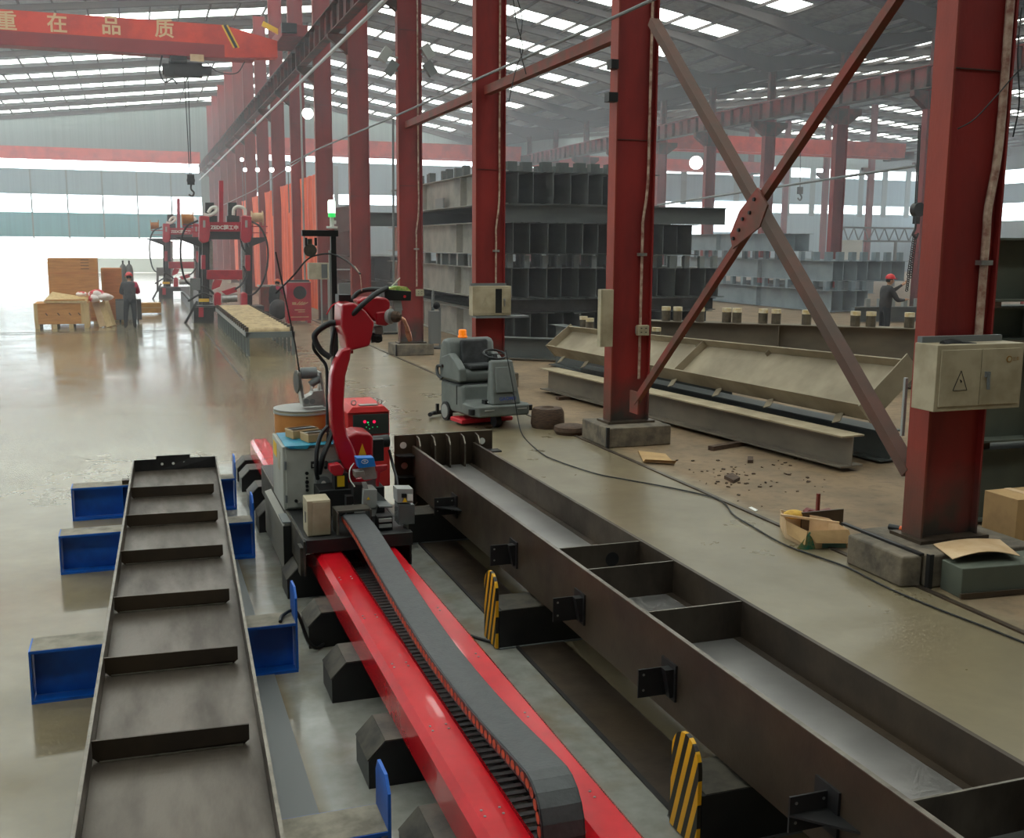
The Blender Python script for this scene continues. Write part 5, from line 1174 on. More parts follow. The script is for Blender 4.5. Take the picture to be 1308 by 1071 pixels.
part('lettering', mb, mat('crane_letters', (226, 186, 140), None, rough=.6), t)
mb = MB()
for k in range(3):
    a, b = aY(284+k*3, 32, y-.32), aY(299+k*3, 61, y-.32); mb.m(k % 2).bar((a.x, y-.304, a.z), (b.x, y-.304, b.z), .06 if k != 1 else .1, .012, (0, 1, 0))
part('caution_bands', mb, [M_yellow, M_rubber], t)
t = thing('crane_hoist', 'dark hoist trolley hanging under the orange-red crane girder', 'hoist', (2, y, 9))
q = lambda x, yy: aY(x, yy, y)
a, b = q(222, 85), q(262, 100)
part('drum', MB().cyl((1.35, y, 8.62), (2.45, y, 8.62), .26, n=20), M_steeldk, t, smooth=True)
part('motor', MB().cyl((2.45, y, 8.62), (2.75, y, 8.62), .16).cyl((1.15, y, 8.6), (1.35, y, 8.6), .2), M_black, t, smooth=True)
part('trolley', MB().box(1.4, 1.95, y-.35, y+.25, 8.8, 9.0).box(1.45, 1.9, y-.42, y-.35, 8.85, 8.99), M_steeldk, t)
part('sign_plate', MB().box(2.05, 2.5, y-.44, y-.42, 8.85, 9.08), M_cartonlt, t); part('control_box', MB().box(1.2, 1.5, y-.36, y-.1, 8.3, 8.6), M_black, t)
part('cable_loop', MB().tube(smoothpath([(1.15, y-.2, 9.0), (1.05, y-.2, 8.5), (1.2, y-.2, 8.15), (1.45, y-.2, 8.25), (1.6, y-.2, 8.1)]), .03, 6).tube(smoothpath([(2.6, y, 8.9), (3.0, y, 8.6), (3.6, y, 8.6), (3.9, y, 9.0)]), .02, 6), M_rubber, t, smooth=True)
part('rope', MB().tube([(1.86, y, 8.5), (1.9, y, 5.05)], .018, 6).tube([(1.98, y, 8.5), (1.95, y, 5.05)], .018, 6), M_steeldk, t)
h0 = V((1.93, y, 5.0)); part('hook_block', MB().box(h0.x-.12, h0.x+.12, y-.06, y+.06, 4.75, 5.1).cyl(h0-V((0, .05, .1)), h0-V((0, -.05, .1)), .14), M_steeldk, t, smooth=False)
part('hook', MB().tube(smoothpath([(1.93, y, 4.75), (1.93, y, 4.6), (2.02, y, 4.48), (1.95, y, 4.36), (1.84, y, 4.42)]), .03, 8), M_steeldk, t, smooth=True)
# orange welding curtains
GCU = 'orange welding curtains hung between the aisle columns'
def curtain(y0, y1, lab):
    n = 40; top, bot = 5.35, .25; mb = MB()
    ps = [(CX+.35+.07*math.sin(i*1.35)+.03*math.sin(i*.5), y0+(y1-y0)*i/n) for i in range(n+1)]
    v = [[mb.bm.verts.new((x+.02*math.sin(z*3+yy), yy, z)) for z in (bot, 1.5, 3, 4.4, top)] for x, yy in ps]
    for a, b in zip(v, v[1:]):
        for k in range(4): mb.f([a[k], b[k], b[k+1], a[k+1]])
    o = single('welding_curtain', mb, M_curt, lab, 'curtain', (CX+.35, (y0+y1)/2, bot), GCU, smooth=True)
    for p_ in o.data.polygons: p_.use_smooth = True
for k in range(5, 11):
    curtain(CY0+BAY*k+.3, CY0+BAY*(k+1)-.05, 'orange welding curtain hanging nearest the lamp post in the row of curtains' if k == 5 else 'far orange welding curtain hanging between red columns of the aisle')
t = thing('curtain_cable', 'thin cable strung along the tops of the orange curtains', 'cable', (CX, 60, 5.5)); part('cable', MB().tube([(CX-.05, CY0+BAY*5, 6.0), (CX-.05, 60, 5.55), (CX-.05, 98, 5.4)], .02, 6), M_mgrey, t)
t = thing('vertical_pipe', 'pale thin vertical pipe beside the nearest orange curtain', 'pipe', (CX-.1, 41.8, 0)); yy = 41.6
part('pipe', MB().tube(smoothpath([(CX-.1, yy, .0), (CX-.1, yy, 4.0), (CX-.1, yy, 8.0), (CX-.1, yy, 8.9), (CX+.1, yy, 9.15), (CX+.5, yy, 9.1)]), .04, 8), M_lgrey, t, smooth=True)
# lamps
GLA = 'small bright lamps along the orange curtains'
def lamp(px, py, X, r, lab, rod=True):
    c = aX(px, py, X); t = thing('work_lamp', lab, 'lamp', c, 0, GLA)
    part('bulb', MB().ball(c, r, 12), M_lampw, t, smooth=True)
    if rod: part('rod', MB().tube([c-V((0, 0, r)), V((c.x, c.y, 4.0))], .025, 6), M_mgrey, t)
    part('holder', MB().cyl(c+V((0, 0, r*.7)), c+V((0, 0, r*1.6)), r*.5), M_mgrey, t)
    return t
for x, yv, lab in ((309, 204, 'small bright lamp highest over the far curtains'), (313, 217, 'small bright lamp on a rod, farthest over the curtains'), (329, 217, 'small bright lamp on a rod over the third curtain'), (347, 217, 'small bright lamp on a rod over the second curtain'), (368, 216, 'small bright lamp at the top corner of the nearest curtain')):
    lamp(x, yv, CX-.15, .11, lab)
lamp(393, 145, CX-.15, .2, 'large bright flood lamp beside the vertical pipe above the curtains', False)
# flood light in the far hall
c = aY(889, 208, 62); t = thing('work_lamp', 'glaring flood lamp on a hazy far column left of the brace crossing', 'lamp', c, 0, 'far flood lamps'); part('bulb', MB().ball(c, .42, 14), M_lampw, t, smooth=True); part('holder', MB().box(c.x+.2, c.x+1.0, c.y+.1, c.y+.4, c.z-.1, c.z+.1), M_mgrey, t)
# ================================================================== far machines
GZ = 'red beam welding gantries down the aisle'
GYc = 39.6
t = thing('welding_gantry', 'red beam welding gantry with white lettering at the end of the roller table', 'welding machine', (aY(290, 410, GYc).x, GYc, 0), 0, GZ)
def GE(mb, pp, ya, yb): return mb.ext([V((aY(x, yv, GYc).x, GYc+ya, aY(x, yv, GYc).z)) for x, yv in pp], (0, yb-ya, 0))
rect = lambda a, b, c, d: [(a, d), (c, d), (c, b), (a, b)]
for a in (259, 314): part('upright', GE(GE(MB(), rect(a, 300, a+9, 405), .2, .6), rect(a-4, 303, a+3, 405), .7, .9), M_black, t)
for a, b in ((268, 272), (309, 312)): part('guide_rail', GE(MB(), rect(a, 308, b, 385), .1, .2), M_alu, t)
bm = part('cross_beam', GE(MB(), rect(265, 284, 309, 296), -.3, .2), M_gantred, t)
mb = MB(); c = aY(287, 291, GYc-.3); text_into(mb, 'ZEDC国工中', (aY(287, 291, GYc-.32).x, GYc-.305, aY(287, 291, GYc-.32).z), .17, (1, 0, 0), (0, 0, 1), .004, bold=.006); part('lettering', mb, M_white, bm)
part('lower_cross_beam', GE(MB(), rect(262, 296, 312, 306), -.1, .3), M_black, t)
for a in (253, 306):
    e = part('end_block', GE(MB(), [(a, 307), (a+5, 311), (a+12, 309), (a+14, 300), (a+13, 277), (a+1, 276)], -.6, .1), M_gantred, t, bevel=.04)
    part('slot_plate', GE(MB(), rect(a+5, 282, a+8, 291), -.62, -.6), M_lgrey, e)
for a, b in ((262, 277), (289, 305)): part('drive_motor', GE(GE(MB(), rect(a, 276, b, 284), -.2, .2), rect(a+(0 if a < 280 else 2), 259, b-(4 if a < 280 else 3), 276), -.1, .2), M_black, t)
part('mast', GE(MB(), rect(279.5, 231, 285, 285), -.1, .15), M_gantred, t)
for p5 in ([(260, 274), (268, 275), (276, 270), (276, 265), (270, 266), (266, 272)], [(298, 275), (299, 267), (305, 264), (312, 267), (313, 275)]):
    part('white_hose', MB().tube(smoothpath([aY(x, yv, GYc-.2) for x, yv in p5]), .06, 8), M_white, t, smooth=True)
for a, b, m_ in ((233, 246, M_drum), (322, 335, M_cartonlt)):
    part('wire_spool', MB().cyl(aY(a, 280 if a < 300 else 278, GYc), aY(b, 280 if a < 300 else 278, GYc), .17).cyl(aY(a-1, 279, GYc), aY(a, 279, GYc), .26).cyl(aY(b, 279, GYc), aY(b+1, 279, GYc), .26), m_, t, smooth=False)
part('platform', GE(GE(MB(), [(222, 303), (256, 303), (256, 316), (240, 310)], -.2, .5), [(314, 304), (340, 303), (338, 308), (318, 316)], -.2, .5), M_black, t)
part('railing', GE(GE(GE(GE(MB(), rect(233, 288, 254, 289.5), -.2, -.15), rect(233, 296, 254, 297), -.2, -.15), rect(318, 289, 341, 290), -.2, -.15), rect(318, 297, 341, 298), -.2, -.15), M_gantred, t)
part('clamp_beam', GE(MB(), rect(264, 345, 309, 357), -.2, .2), M_gantred, t, bevel=.02)
part('side_bracket', GE(GE(MB(), rect(257, 326, 262, 344), -.2, .2), rect(313, 326, 319, 346), -.2, .2), M_gantred, t)
for a in (272, 305): part('roller_seat', GE(MB(), [(a, 389), (a+8, 389), (a+8, 374), (a+4, 372), (a, 374)], -.9, -.4), M_gantred, t, bevel=.02)
part('clamp_head', GE(GE(MB(), [(270, 370), (280, 366), (283, 358), (274, 357), (271, 362)], -.3, 0), [(282, 372), (300, 366), (302, 372), (288, 377)], -.4, -.1), M_gantred, t)
part('base_frame', GE(GE(MB(), rect(249, 390, 335, 397), -.6, .4), rect(246, 391, 271, 411), -.9, -.1), M_steeldk, t)
part('work_roller', MB().cyl(aY(283, 382, GYc-.5), aY(303, 381, GYc-.5), .13).cyl(aY(284, 379, GYc), aY(303, 379, GYc), .1), M_alu, t, smooth=True)
part('red_cabinet', GE(MB(), rect(252, 391, 258, 403), -.95, -.9), M_gantred, t); part('yellow_plate', GE(MB(), rect(252, 380, 265, 384), -.95, -.9), M_yellow, t)
part('control_panel', GE(GE(MB(), rect(242, 355, 255, 370), -.5, -.3), rect(242, 370, 246, 398), -.4, -.35), M_mgrey, t)
part('stand_leg', MB().bar(aY(252, 385, GYc-1), aY(236, 414, GYc-1), .08, .08), M_steeldk, t)
for p5 in ([(253, 282), (238, 290), (231, 310), (232, 340), (240, 362), (262, 367), (275, 377)], [(319, 282), (332, 290), (341, 310), (342, 335), (336, 360), (325, 375), (312, 379)], [(307, 305), (311, 318), (317, 324)], [(311, 340), (315, 352), (308, 364), (300, 370)], [(240, 385), (258, 375), (271, 379)]):
    part('hose', MB().tube(smoothpath([aY(x, yv, GYc-.45) for x, yv in p5]), .035, 7), M_rubber, t, smooth=True)
g2 = aY(233, 384, 57.); r = dup(t, (aY(237, 384, 56.6).x-.1, 56.6, 0), 'hazy second welding gantry farther down the aisle behind the first')
single('gantry_track', MB().box(2.0, 2.6, 41, 55.5, 0, .35).box(2.0, 2.6, 41, 55.5, .45, .55).box(2.05, 2.55, 41, 41.1, .35, .45), M_black, 'long dark machine bed running back between the two welding gantries', 'machine bed', (2.3, 48, 0))
# roller table
ry0, ry1, rx0, rx1, rz_ = 26.95, 37.6, 2.47, 3.66, .58
t = thing('roller_table', 'long grey roller table with tan rollers leading to the red gantry', 'roller table', ((rx0+rx1)/2, ry0, 0))
part('side_rail', MB().box(rx0, rx0+.07, ry0, ry1, rz_-.12, rz_).m(1).box(rx0-.004, rx0, ry0+.3, ry1, rz_-.11, rz_-.01), [M_tframe, M_lgrey], t); part('side_rail', MB().box(rx1-.07, rx1, ry0, ry1, rz_-.12, rz_), M_tframe, t)
part('end_rail', MB().box(rx0, rx1, ry0, ry0+.07, rz_-.14, rz_), M_tframe, t)
yy = ry0
while yy < ry1:
    for x in (rx0, rx1-.08): part('leg', MB().box(x, x+.08, yy, yy+.08, .03, rz_-.12).cyl((x+.04, yy+.04, 0), (x+.04, yy+.04, .03), .05), M_tframe, t)
    yy += .82
yy = ry0+.25
while yy < ry1-.1:
    part('roller', MB().cyl((rx0+.1, yy, rz_), (rx1-.1, yy, rz_), .1, n=16), M_roller, t, smooth=True)
    for xb in (rx0, rx1-.08): part('bearing', MB().box(xb, xb+.08, yy-.06, yy+.06, rz_, rz_+.11), M_steelbr, t)
    yy += .56
single('floor_groove', MB().box(rx0-.55, rx0-.5, 22, 36, 0, .004), M_steelbr, 'thin brown joint in the floor beside the roller table', 'floor joint', (rx0-.5, 30, 0))
# red welding source cabinet
SYc = 37.7; a, b = aY(367, 412, SYc), aY(397, 360, SYc)
t = thing('welding_power_source', 'tall red welding cabinet with a round black fan beside the roller table', 'power source', ((a.x+b.x)/2, SYc, 0))
part('case', MB().box(a.x, b.x, SYc, SYc+.6, .08, b.z), M_gantred, t, bevel=.02)
part('foot', MB().box(a.x+.02, a.x+.14, SYc, SYc+.6, 0, .08).box(b.x-.14, b.x-.02, SYc, SYc+.6, 0, .08), M_gantred, t)
c = aY(383, 374, SYc); part('fan', MB().cyl(c-V((0, .012, 0)), c, .23, n=28), M_black, t); part('top_lid', MB().box(a.x+.08, b.x-.04, SYc+.05, SYc+.55, b.z, b.z+.05).m(1).box(a.x-.01, b.x+.0, SYc-.01, SYc+.02, b.z-.03, b.z), [M_black, M_lgrey], t)
mb = MB(); c = aY(379, 388, SYc)
for k in range(4): mb.bar((c.x+.0+.07*k, SYc-.006, c.z-.05), (c.x+.12+.09*k, SYc-.006, c.z+.07-.01*k), .03, .006, (0, 1, 0))
mb.box(c.x-.16, c.x-.02, SYc-.008, SYc-.002, c.z-.04, c.z+.05)
for z, w in ((-.22, .36), (-.29, .24), (-.62, .16)): mb.box(c.x+.28-w, c.x+.28, SYc-.006, SYc-.002, c.z+z-.015, c.z+z+.015)
part('lettering', mb, M_cartonlt, t)
part('stripe', MB().box(a.x+.12, b.x-.1, SYc-.005, SYc, .2, .23), M_cartonlt, t)
# grey-beige cabinet on legs by the curtain
Yk = 36.2; a, b = aY(395, 358, Yk), aY(421, 336, Yk)
t = thing('control_cabinet', 'beige cabinet on thin legs in front of the nearest orange curtain', 'cabinet', ((a.x+b.x)/2, Yk, 0)); part('case', MB().box(a.x, b.x, Yk, Yk+.4, a.z+.02, b.z), M_beige, t, bevel=.01); part('leg', MB().box(b.x-.3, b.x-.25, Yk+.1, Yk+.15, 0, a.z+.02), M_lgrey, t); part('leg', MB().box(b.x-.06, b.x, Yk+.1, Yk+.16, 0, a.z+.02), M_lgrey, t); part('dark_door', MB().box(b.x-.28, b.x-.08, Yk-.01, Yk, a.z+.06, b.z-.04), M_stackdk, t)
t = thing('workbench', 'brown cabinet bench behind the right side of the red gantry', 'bench', (5, 43, 0)); part('top', MB().box(4.5, 5.9, 43, 43.7, 1.05, 1.12), M_alu, t); part('body', MB().box(4.55, 5.85, 43.05, 43.65, .1, 1.05), M_brace, t); part('plinth', MB().box(4.6, 5.8, 43.1, 43.6, 0, .1), M_steeldk, t)
# shelving by the lamp post
t = thing('wire_rack', 'pale wire rack between the lamp post and the next column', 'rack', (6.4, 34.3, 0)); mb = MB()
for x in (5.95, 6.9): mb.box(x, x+.04, 34.2, 34.24, 0, 1.95)
part('post', mb, M_lgrey, t); part('shelf', MB().box(5.95, 6.94, 34.2, 34.6, .5, .53).box(5.95, 6.94, 34.2, 34.6, 1.1, 1.13).box(5.95, 6.94, 34.2, 34.6, 1.92, 1.95), M_lgrey, t); part('shelf_box', MB().box(6.1, 6.5, 34.25, 34.55, 1.13, 1.5).box(6.0, 6.3, 34.25, 34.55, .53, .9), M_mgrey, t)
t = thing('welding_machine', 'white and grey small welding unit on the floor beside the fourth column', 'power source', (5.9, 31, 0)); c = gp(478, 428); part('case', MB().box(c.x, c.x+.75, c.y, c.y+.5, .05, .65), M_lgrey, t, bevel=.03); part('front', MB().box(c.x+.05, c.x+.7, c.y-.01, c.y, .1, .6), M_mgrey, t); part('wheel', MB().cyl((c.x, c.y+.1, .08), (c.x+.75, c.y+.1, .08), .08), M_rubber, t)
# crates
Yq = 37.1
t = thing('wooden_crate', 'low pale plywood crate on pallet feet in front of the taller crates', 'crate', (-2.4, Yq, 0), 0, 'wooden crates at the bright end of the aisle')
a, b = aY(43, 388, Yq), aY(113, 388, Yq)
part('body', MB().box(a.x, b.x, Yq, Yq+1.3, .14, a.z), M_wood, t, bevel=.01)
part('batten', MB().box(a.x-.01, a.x+.1, Yq-.02, Yq, .14, a.z).box(b.x-.24, b.x+.01, Yq-.02, Yq, .14, a.z), M_plank, t)
mb = MB()
for u in (0, .32, .63, .92): mb.box(a.x+(b.x-a.x)*u*.98, a.x+(b.x-a.x)*u*.98+.14, Yq, Yq+1.3, 0, .14)
part('pallet_foot', mb, M_plank, t)
mb = MB()
for u in (.2, .42, .63, .8): mb.bar((a.x+(b.x-a.x)*u, Yq-.003, .5), (a.x+(b.x-a.x)*u+.06, Yq-.003, .42), .03, .005, (0, 1, 0))
part('stencil_mark', mb, M_coil, t)
z1 = a.z
t = thing('crate_lid', 'loose plywood lid lying across the low crate', 'lid', (-2.2, Yq+.3, z1), 0); part('panel', MB().hexa([(a.x+.3, Yq-.05, z1+.02), (b.x-.05, Yq-.05, z1), (b.x-.05, Yq+1., z1+.05), (a.x+.5, Yq+1., z1+.25), (a.x+.3, Yq-.05, z1+.08), (b.x-.05, Yq-.05, z1+.06), (b.x-.05, Yq+1., z1+.13), (a.x+.5, Yq+1., z1+.33)]), M_plank, t); part('batten', MB().box(a.x+.35, b.x-.1, Yq-.04, Yq+.05, z1+.08, z1+.12), M_wood, t)
Yq2 = 38.8; a, b = aY(60, 330, Yq2), aY(127, 400, Yq2)
GW = 'wooden crates at the bright end of the aisle'
t = thing('wooden_crate', 'tall plywood crate standing behind the low crate', 'crate', (-2, Yq2, 0), 0, GW); part('body', MB().box(a.x, b.x, Yq2, Yq2+1.2, .1, a.z), M_wood, t, bevel=.01); part('batten', MB().box(a.x, b.x, Yq2-.02, Yq2, a.z-.5, a.z-.48).box(a.x, b.x, Yq2-.02, Yq2, .14, .24), M_woodor, t); part('foot', MB().box(a.x, a.x+.2, Yq2, Yq2+1.2, 0, .1).box(b.x-.2, b.x, Yq2, Yq2+1.2, 0, .1), M_plank, t)
mb = MB(); c = aY(108, 337, Yq2)
for k in range(4): mb.box(c.x-.13, c.x+.13, Yq2-.004, Yq2, c.z+.12-.1*k, c.z+.14-.1*k)
part('stencil_mark', mb, M_coil, t)
Yq3 = 40.0; a, b = aY(128.5, 343, Yq3), aY(158, 410, Yq3)
t = thing('wooden_crate', 'orange plywood crate partly hidden by the standing worker', 'crate', (-.8, Yq3, 0), 0, GW); part('body', MB().box(a.x, b.x, Yq3, Yq3+1.0, .06, a.z), M_woodor, t, bevel=.01); part('foot', MB().box(a.x, b.x, Yq3+.1, Yq3+.3, 0, .06), M_plank, t); part('batten', MB().box(a.x, a.x+.08, Yq3-.02, Yq3, .06, a.z), M_wood, t)
GPK = 'pale planks leaning on the crate'
Yp = 37.6
for k, (xb, xt, yt, ya, lb) in enumerate(((140, 130, 386, 37.3, 'wide pale plank leaning by the low crate, nearest the worker'), (131, 121, 384, 37.35, 'wide pale plank leaning beside the low crate, the left one'), (146, 133, 375, 37.9, 'narrow pale plank leaning behind the wider ones'))):
    q0, q1 = aY(xb, 418, ya), aY(xt, yt, ya+.45)
    single('plank', MB().bar((q0.x, ya, .02), (q1.x, ya+.45, q1.z), .2 if k < 2 else .13, .04, (0, -1, 0)), [M_plank, M_cartonlt, M_plank][k], lb, 'plank', (q0.x, ya, 0), GPK)
c = aY(118, 379, 37.7); mb = MB()
rnd = random.Random(5)
for k in range(9): mb.ball(c+V((rnd.uniform(-.42, .42), rnd.uniform(-.2, .2), rnd.uniform(-.1, .12))), (rnd.uniform(.16, .26), .2, rnd.uniform(.08, .14)), 10)
single('blanket', mb, mat('blanket_red_white', (206, 40, 50), (240, 225, 220), rough=.8, scale=3.5, lo=.45, hi=.5), 'crumpled red and white cloth heaped over the planks and crate', 'cloth', (c.x, c.y, z1), smooth=True)
GY = 'grey gas cylinders behind the crates'
for k, x in enumerate((157, 165)):
    c = aY(x, 340, 41.5); cc = V((c.x, 41.5, 0)); t = thing('gas_cylinder', ['grey gas cylinder behind the worker, the left one', 'grey gas cylinder behind the worker, the right one'][k], 'gas cylinder', cc, 0, GY)
    part('bottle', MB().lathe([(.13, 0), (.13, 1.75), (.1, 1.9), (.05, 1.97)], cc, n=16), M_mgrey, t, smooth=True); part('valve', MB().cyl(cc+V((0, 0, 1.97)), cc+V((0, 0, 2.1)), .03), M_steeldk, t)
a, b = gp(186, 402), gp(206, 401); single('yellow_beam', MB().box(a.x-.3, b.x, a.y, a.y+.5, .06, .44).m(1).box(a.x-.3, b.x, a.y-.004, a.y, .25, .28), [mat('beam_ochre', (206, 156, 70), (186, 134, 52), rough=.7, scale=4), M_plank], 'ochre beam lying on the bright floor right of the worker', 'beam', (a.x, a.y, 0))
a = gp(152, 414); t = thing('tool_cart', 'dark toolbox trolley in front of the standing worker', 'tool cart', (a.x+.3, 39.2, 0)); x0, x1 = aY(148, 400, 39.2).x, aY(181, 400, 39.2).x
part('case', MB().box(x0, x1, 39.3, 39.8, .1, .78), M_mgrey, t, bevel=.01); part('side', MB().box(x1-.14, x1, 39.25, 39.3, .1, .8), M_steeldk, t); part('top', MB().box(x0, x1, 39.3, 39.8, .78, .8), M_black, t); part('caster', MB().cyl((x0+.1, 39.4, .05), (x0+.16, 39.4, .05), .05).cyl((x1-.16, 39.4, .05), (x1-.1, 39.4, .05), .05), M_rubber, t)
# hook with chain held by the worker
HY = 25.4; u = lambda x, yv, Y=HY: aY(x, yv, Y)
t = thing('crane_hook', 'dark round hook block with hanging chain slings held by the worker', 'hook', u(1172, 268))
part('rope', MB().tube([u(1176, 160), u(1171, 262)], .02, 6).tube([u(1174, 160), u(1169, 262)], .02, 6), M_steeldk, t)
c = u(1172, 268); part('block', MB().cyl(c-V((0, .1, 0)), c+V((0, .1, 0)), .2, n=20).box(c.x-.09, c.x+.05, HY-.07, HY+.07, c.z-.4, c.z-.1), M_steeldk, t)
part('hook', MB().tube(smoothpath([u(1170, 283), u(1169, 293), u(1166, 300), u(1170, 304), u(1173, 298)]), .03, 8), M_steeldk, t, smooth=True)
def chain(mb, p, q, n, r=.045):
    p, q = V(p), V(q); d = (q-p)/n
    for i in range(n):
        c = p+d*(i+.5); sd = V((1, 0, 0)) if i % 2 else V((0, 1, 0)); dd = d.normalized()
        mb.tube([c + dd*(d.length*.62*math.cos(k*PI/4)) + sd*(r*math.sin(k*PI/4)) for k in range(9)], .014, 5)
mb = MB(); chain(mb, u(1168, 300), u(1160, 352), 18); chain(mb, u(1170, 300), u(1163, 355), 18); chain(mb, u(1161, 352), u(1158, 372), 8); part('chain', mb, M_steeldk, t, stuff=True)
# a few far details in the hazy bays
t = thing('lattice_truss', 'grey lattice truss lying far back beyond the pale stack', 'truss', (47, 64, 0)); a, b, Yt = aY(1070, 310, 64), aY(1215, 312, 64), 64
zt, zb_ = aY(1100, 291, 64).z, aY(1100, 308, 64).z; mb = MB()
mb.bar((a.x, Yt, zt), (b.x+4, Yt, zt), .12, .12); mb.bar((a.x, Yt, zb_), (b.x+4, Yt, zb_), .12, .12); n = 16
for i in range(n):
    x0 = a.x+(b.x+4-a.x)*i/n; x1 = a.x+(b.x+4-a.x)*(i+1)/n; mb.bar((x0, Yt, zb_), ((x0+x1)/2, Yt, zt), .06, .06).bar(((x0+x1)/2, Yt, zt), (x1, Yt, zb_), .06, .06)
for x in (a.x+.3, (a.x+b.x)/2, b.x+3): mb.box(x-.08, x+.08, Yt-.08, Yt+.08, 0, zb_)
part('frame', mb, M_mgrey, t)
a, b = aY(1075, 330, 58), aY(1102, 307, 58); single('white_board', MB().box(a.x, b.x, 58, 58.1, 0, b.z), M_white, 'white board standing behind the pale stack near a red column', 'board', (a.x, 58, 0))
t = thing('chain_hook', 'small crane hook hanging far off right of the brace crossing', 'hook', aY(1022, 245, 70)); mb = MB().tube([aY(1023, 150, 70), aY(1022, 240, 70)], .03, 6).box(aY(1022, 243, 70).x-.2, aY(1022, 243, 70).x+.2, 69.9, 70.1, aY(1022, 248, 70).z, aY(1022, 239, 70).z); part('block', mb, M_steeldk, t); part('hook', MB().tube(smoothpath([aY(1022, 248, 70), aY(1024, 252, 70), aY(1022, 256, 70), aY(1019, 253, 70)]), .06, 6), M_steeldk, t)
t = thing('overhead_pipe', 'thin dark pipe slanting across the hazy bay behind the crossed braces', 'pipe', aY(950, 246, 30)); part('pipe', MB().tube([aX(840, 262, 24.), aX(1170, 212, 24.)], .05, 6), M_mgrey, t)
for k, (x, yv) in enumerate(((925, 233), (1167, 330))): pass
GFB = 'steel stock lying beyond the pale stack'
ibeam('steel_beam', 'grey steel stock lying beyond the worker', (33.8, 55.2, .02), (42, 54, .02), .8, .45, M_blue_gr, GFB)
ibeam('steel_beam', 'dark steel beam lying right behind the worker', (25.2, 33.4, .02), (31.5, 32.4, .02), .55, .4, M_stackdk, GFB, stubs=[(.5+k*.5, 0) for k in range(8)], stubm=M_galv, stubsz=(.16, .3))
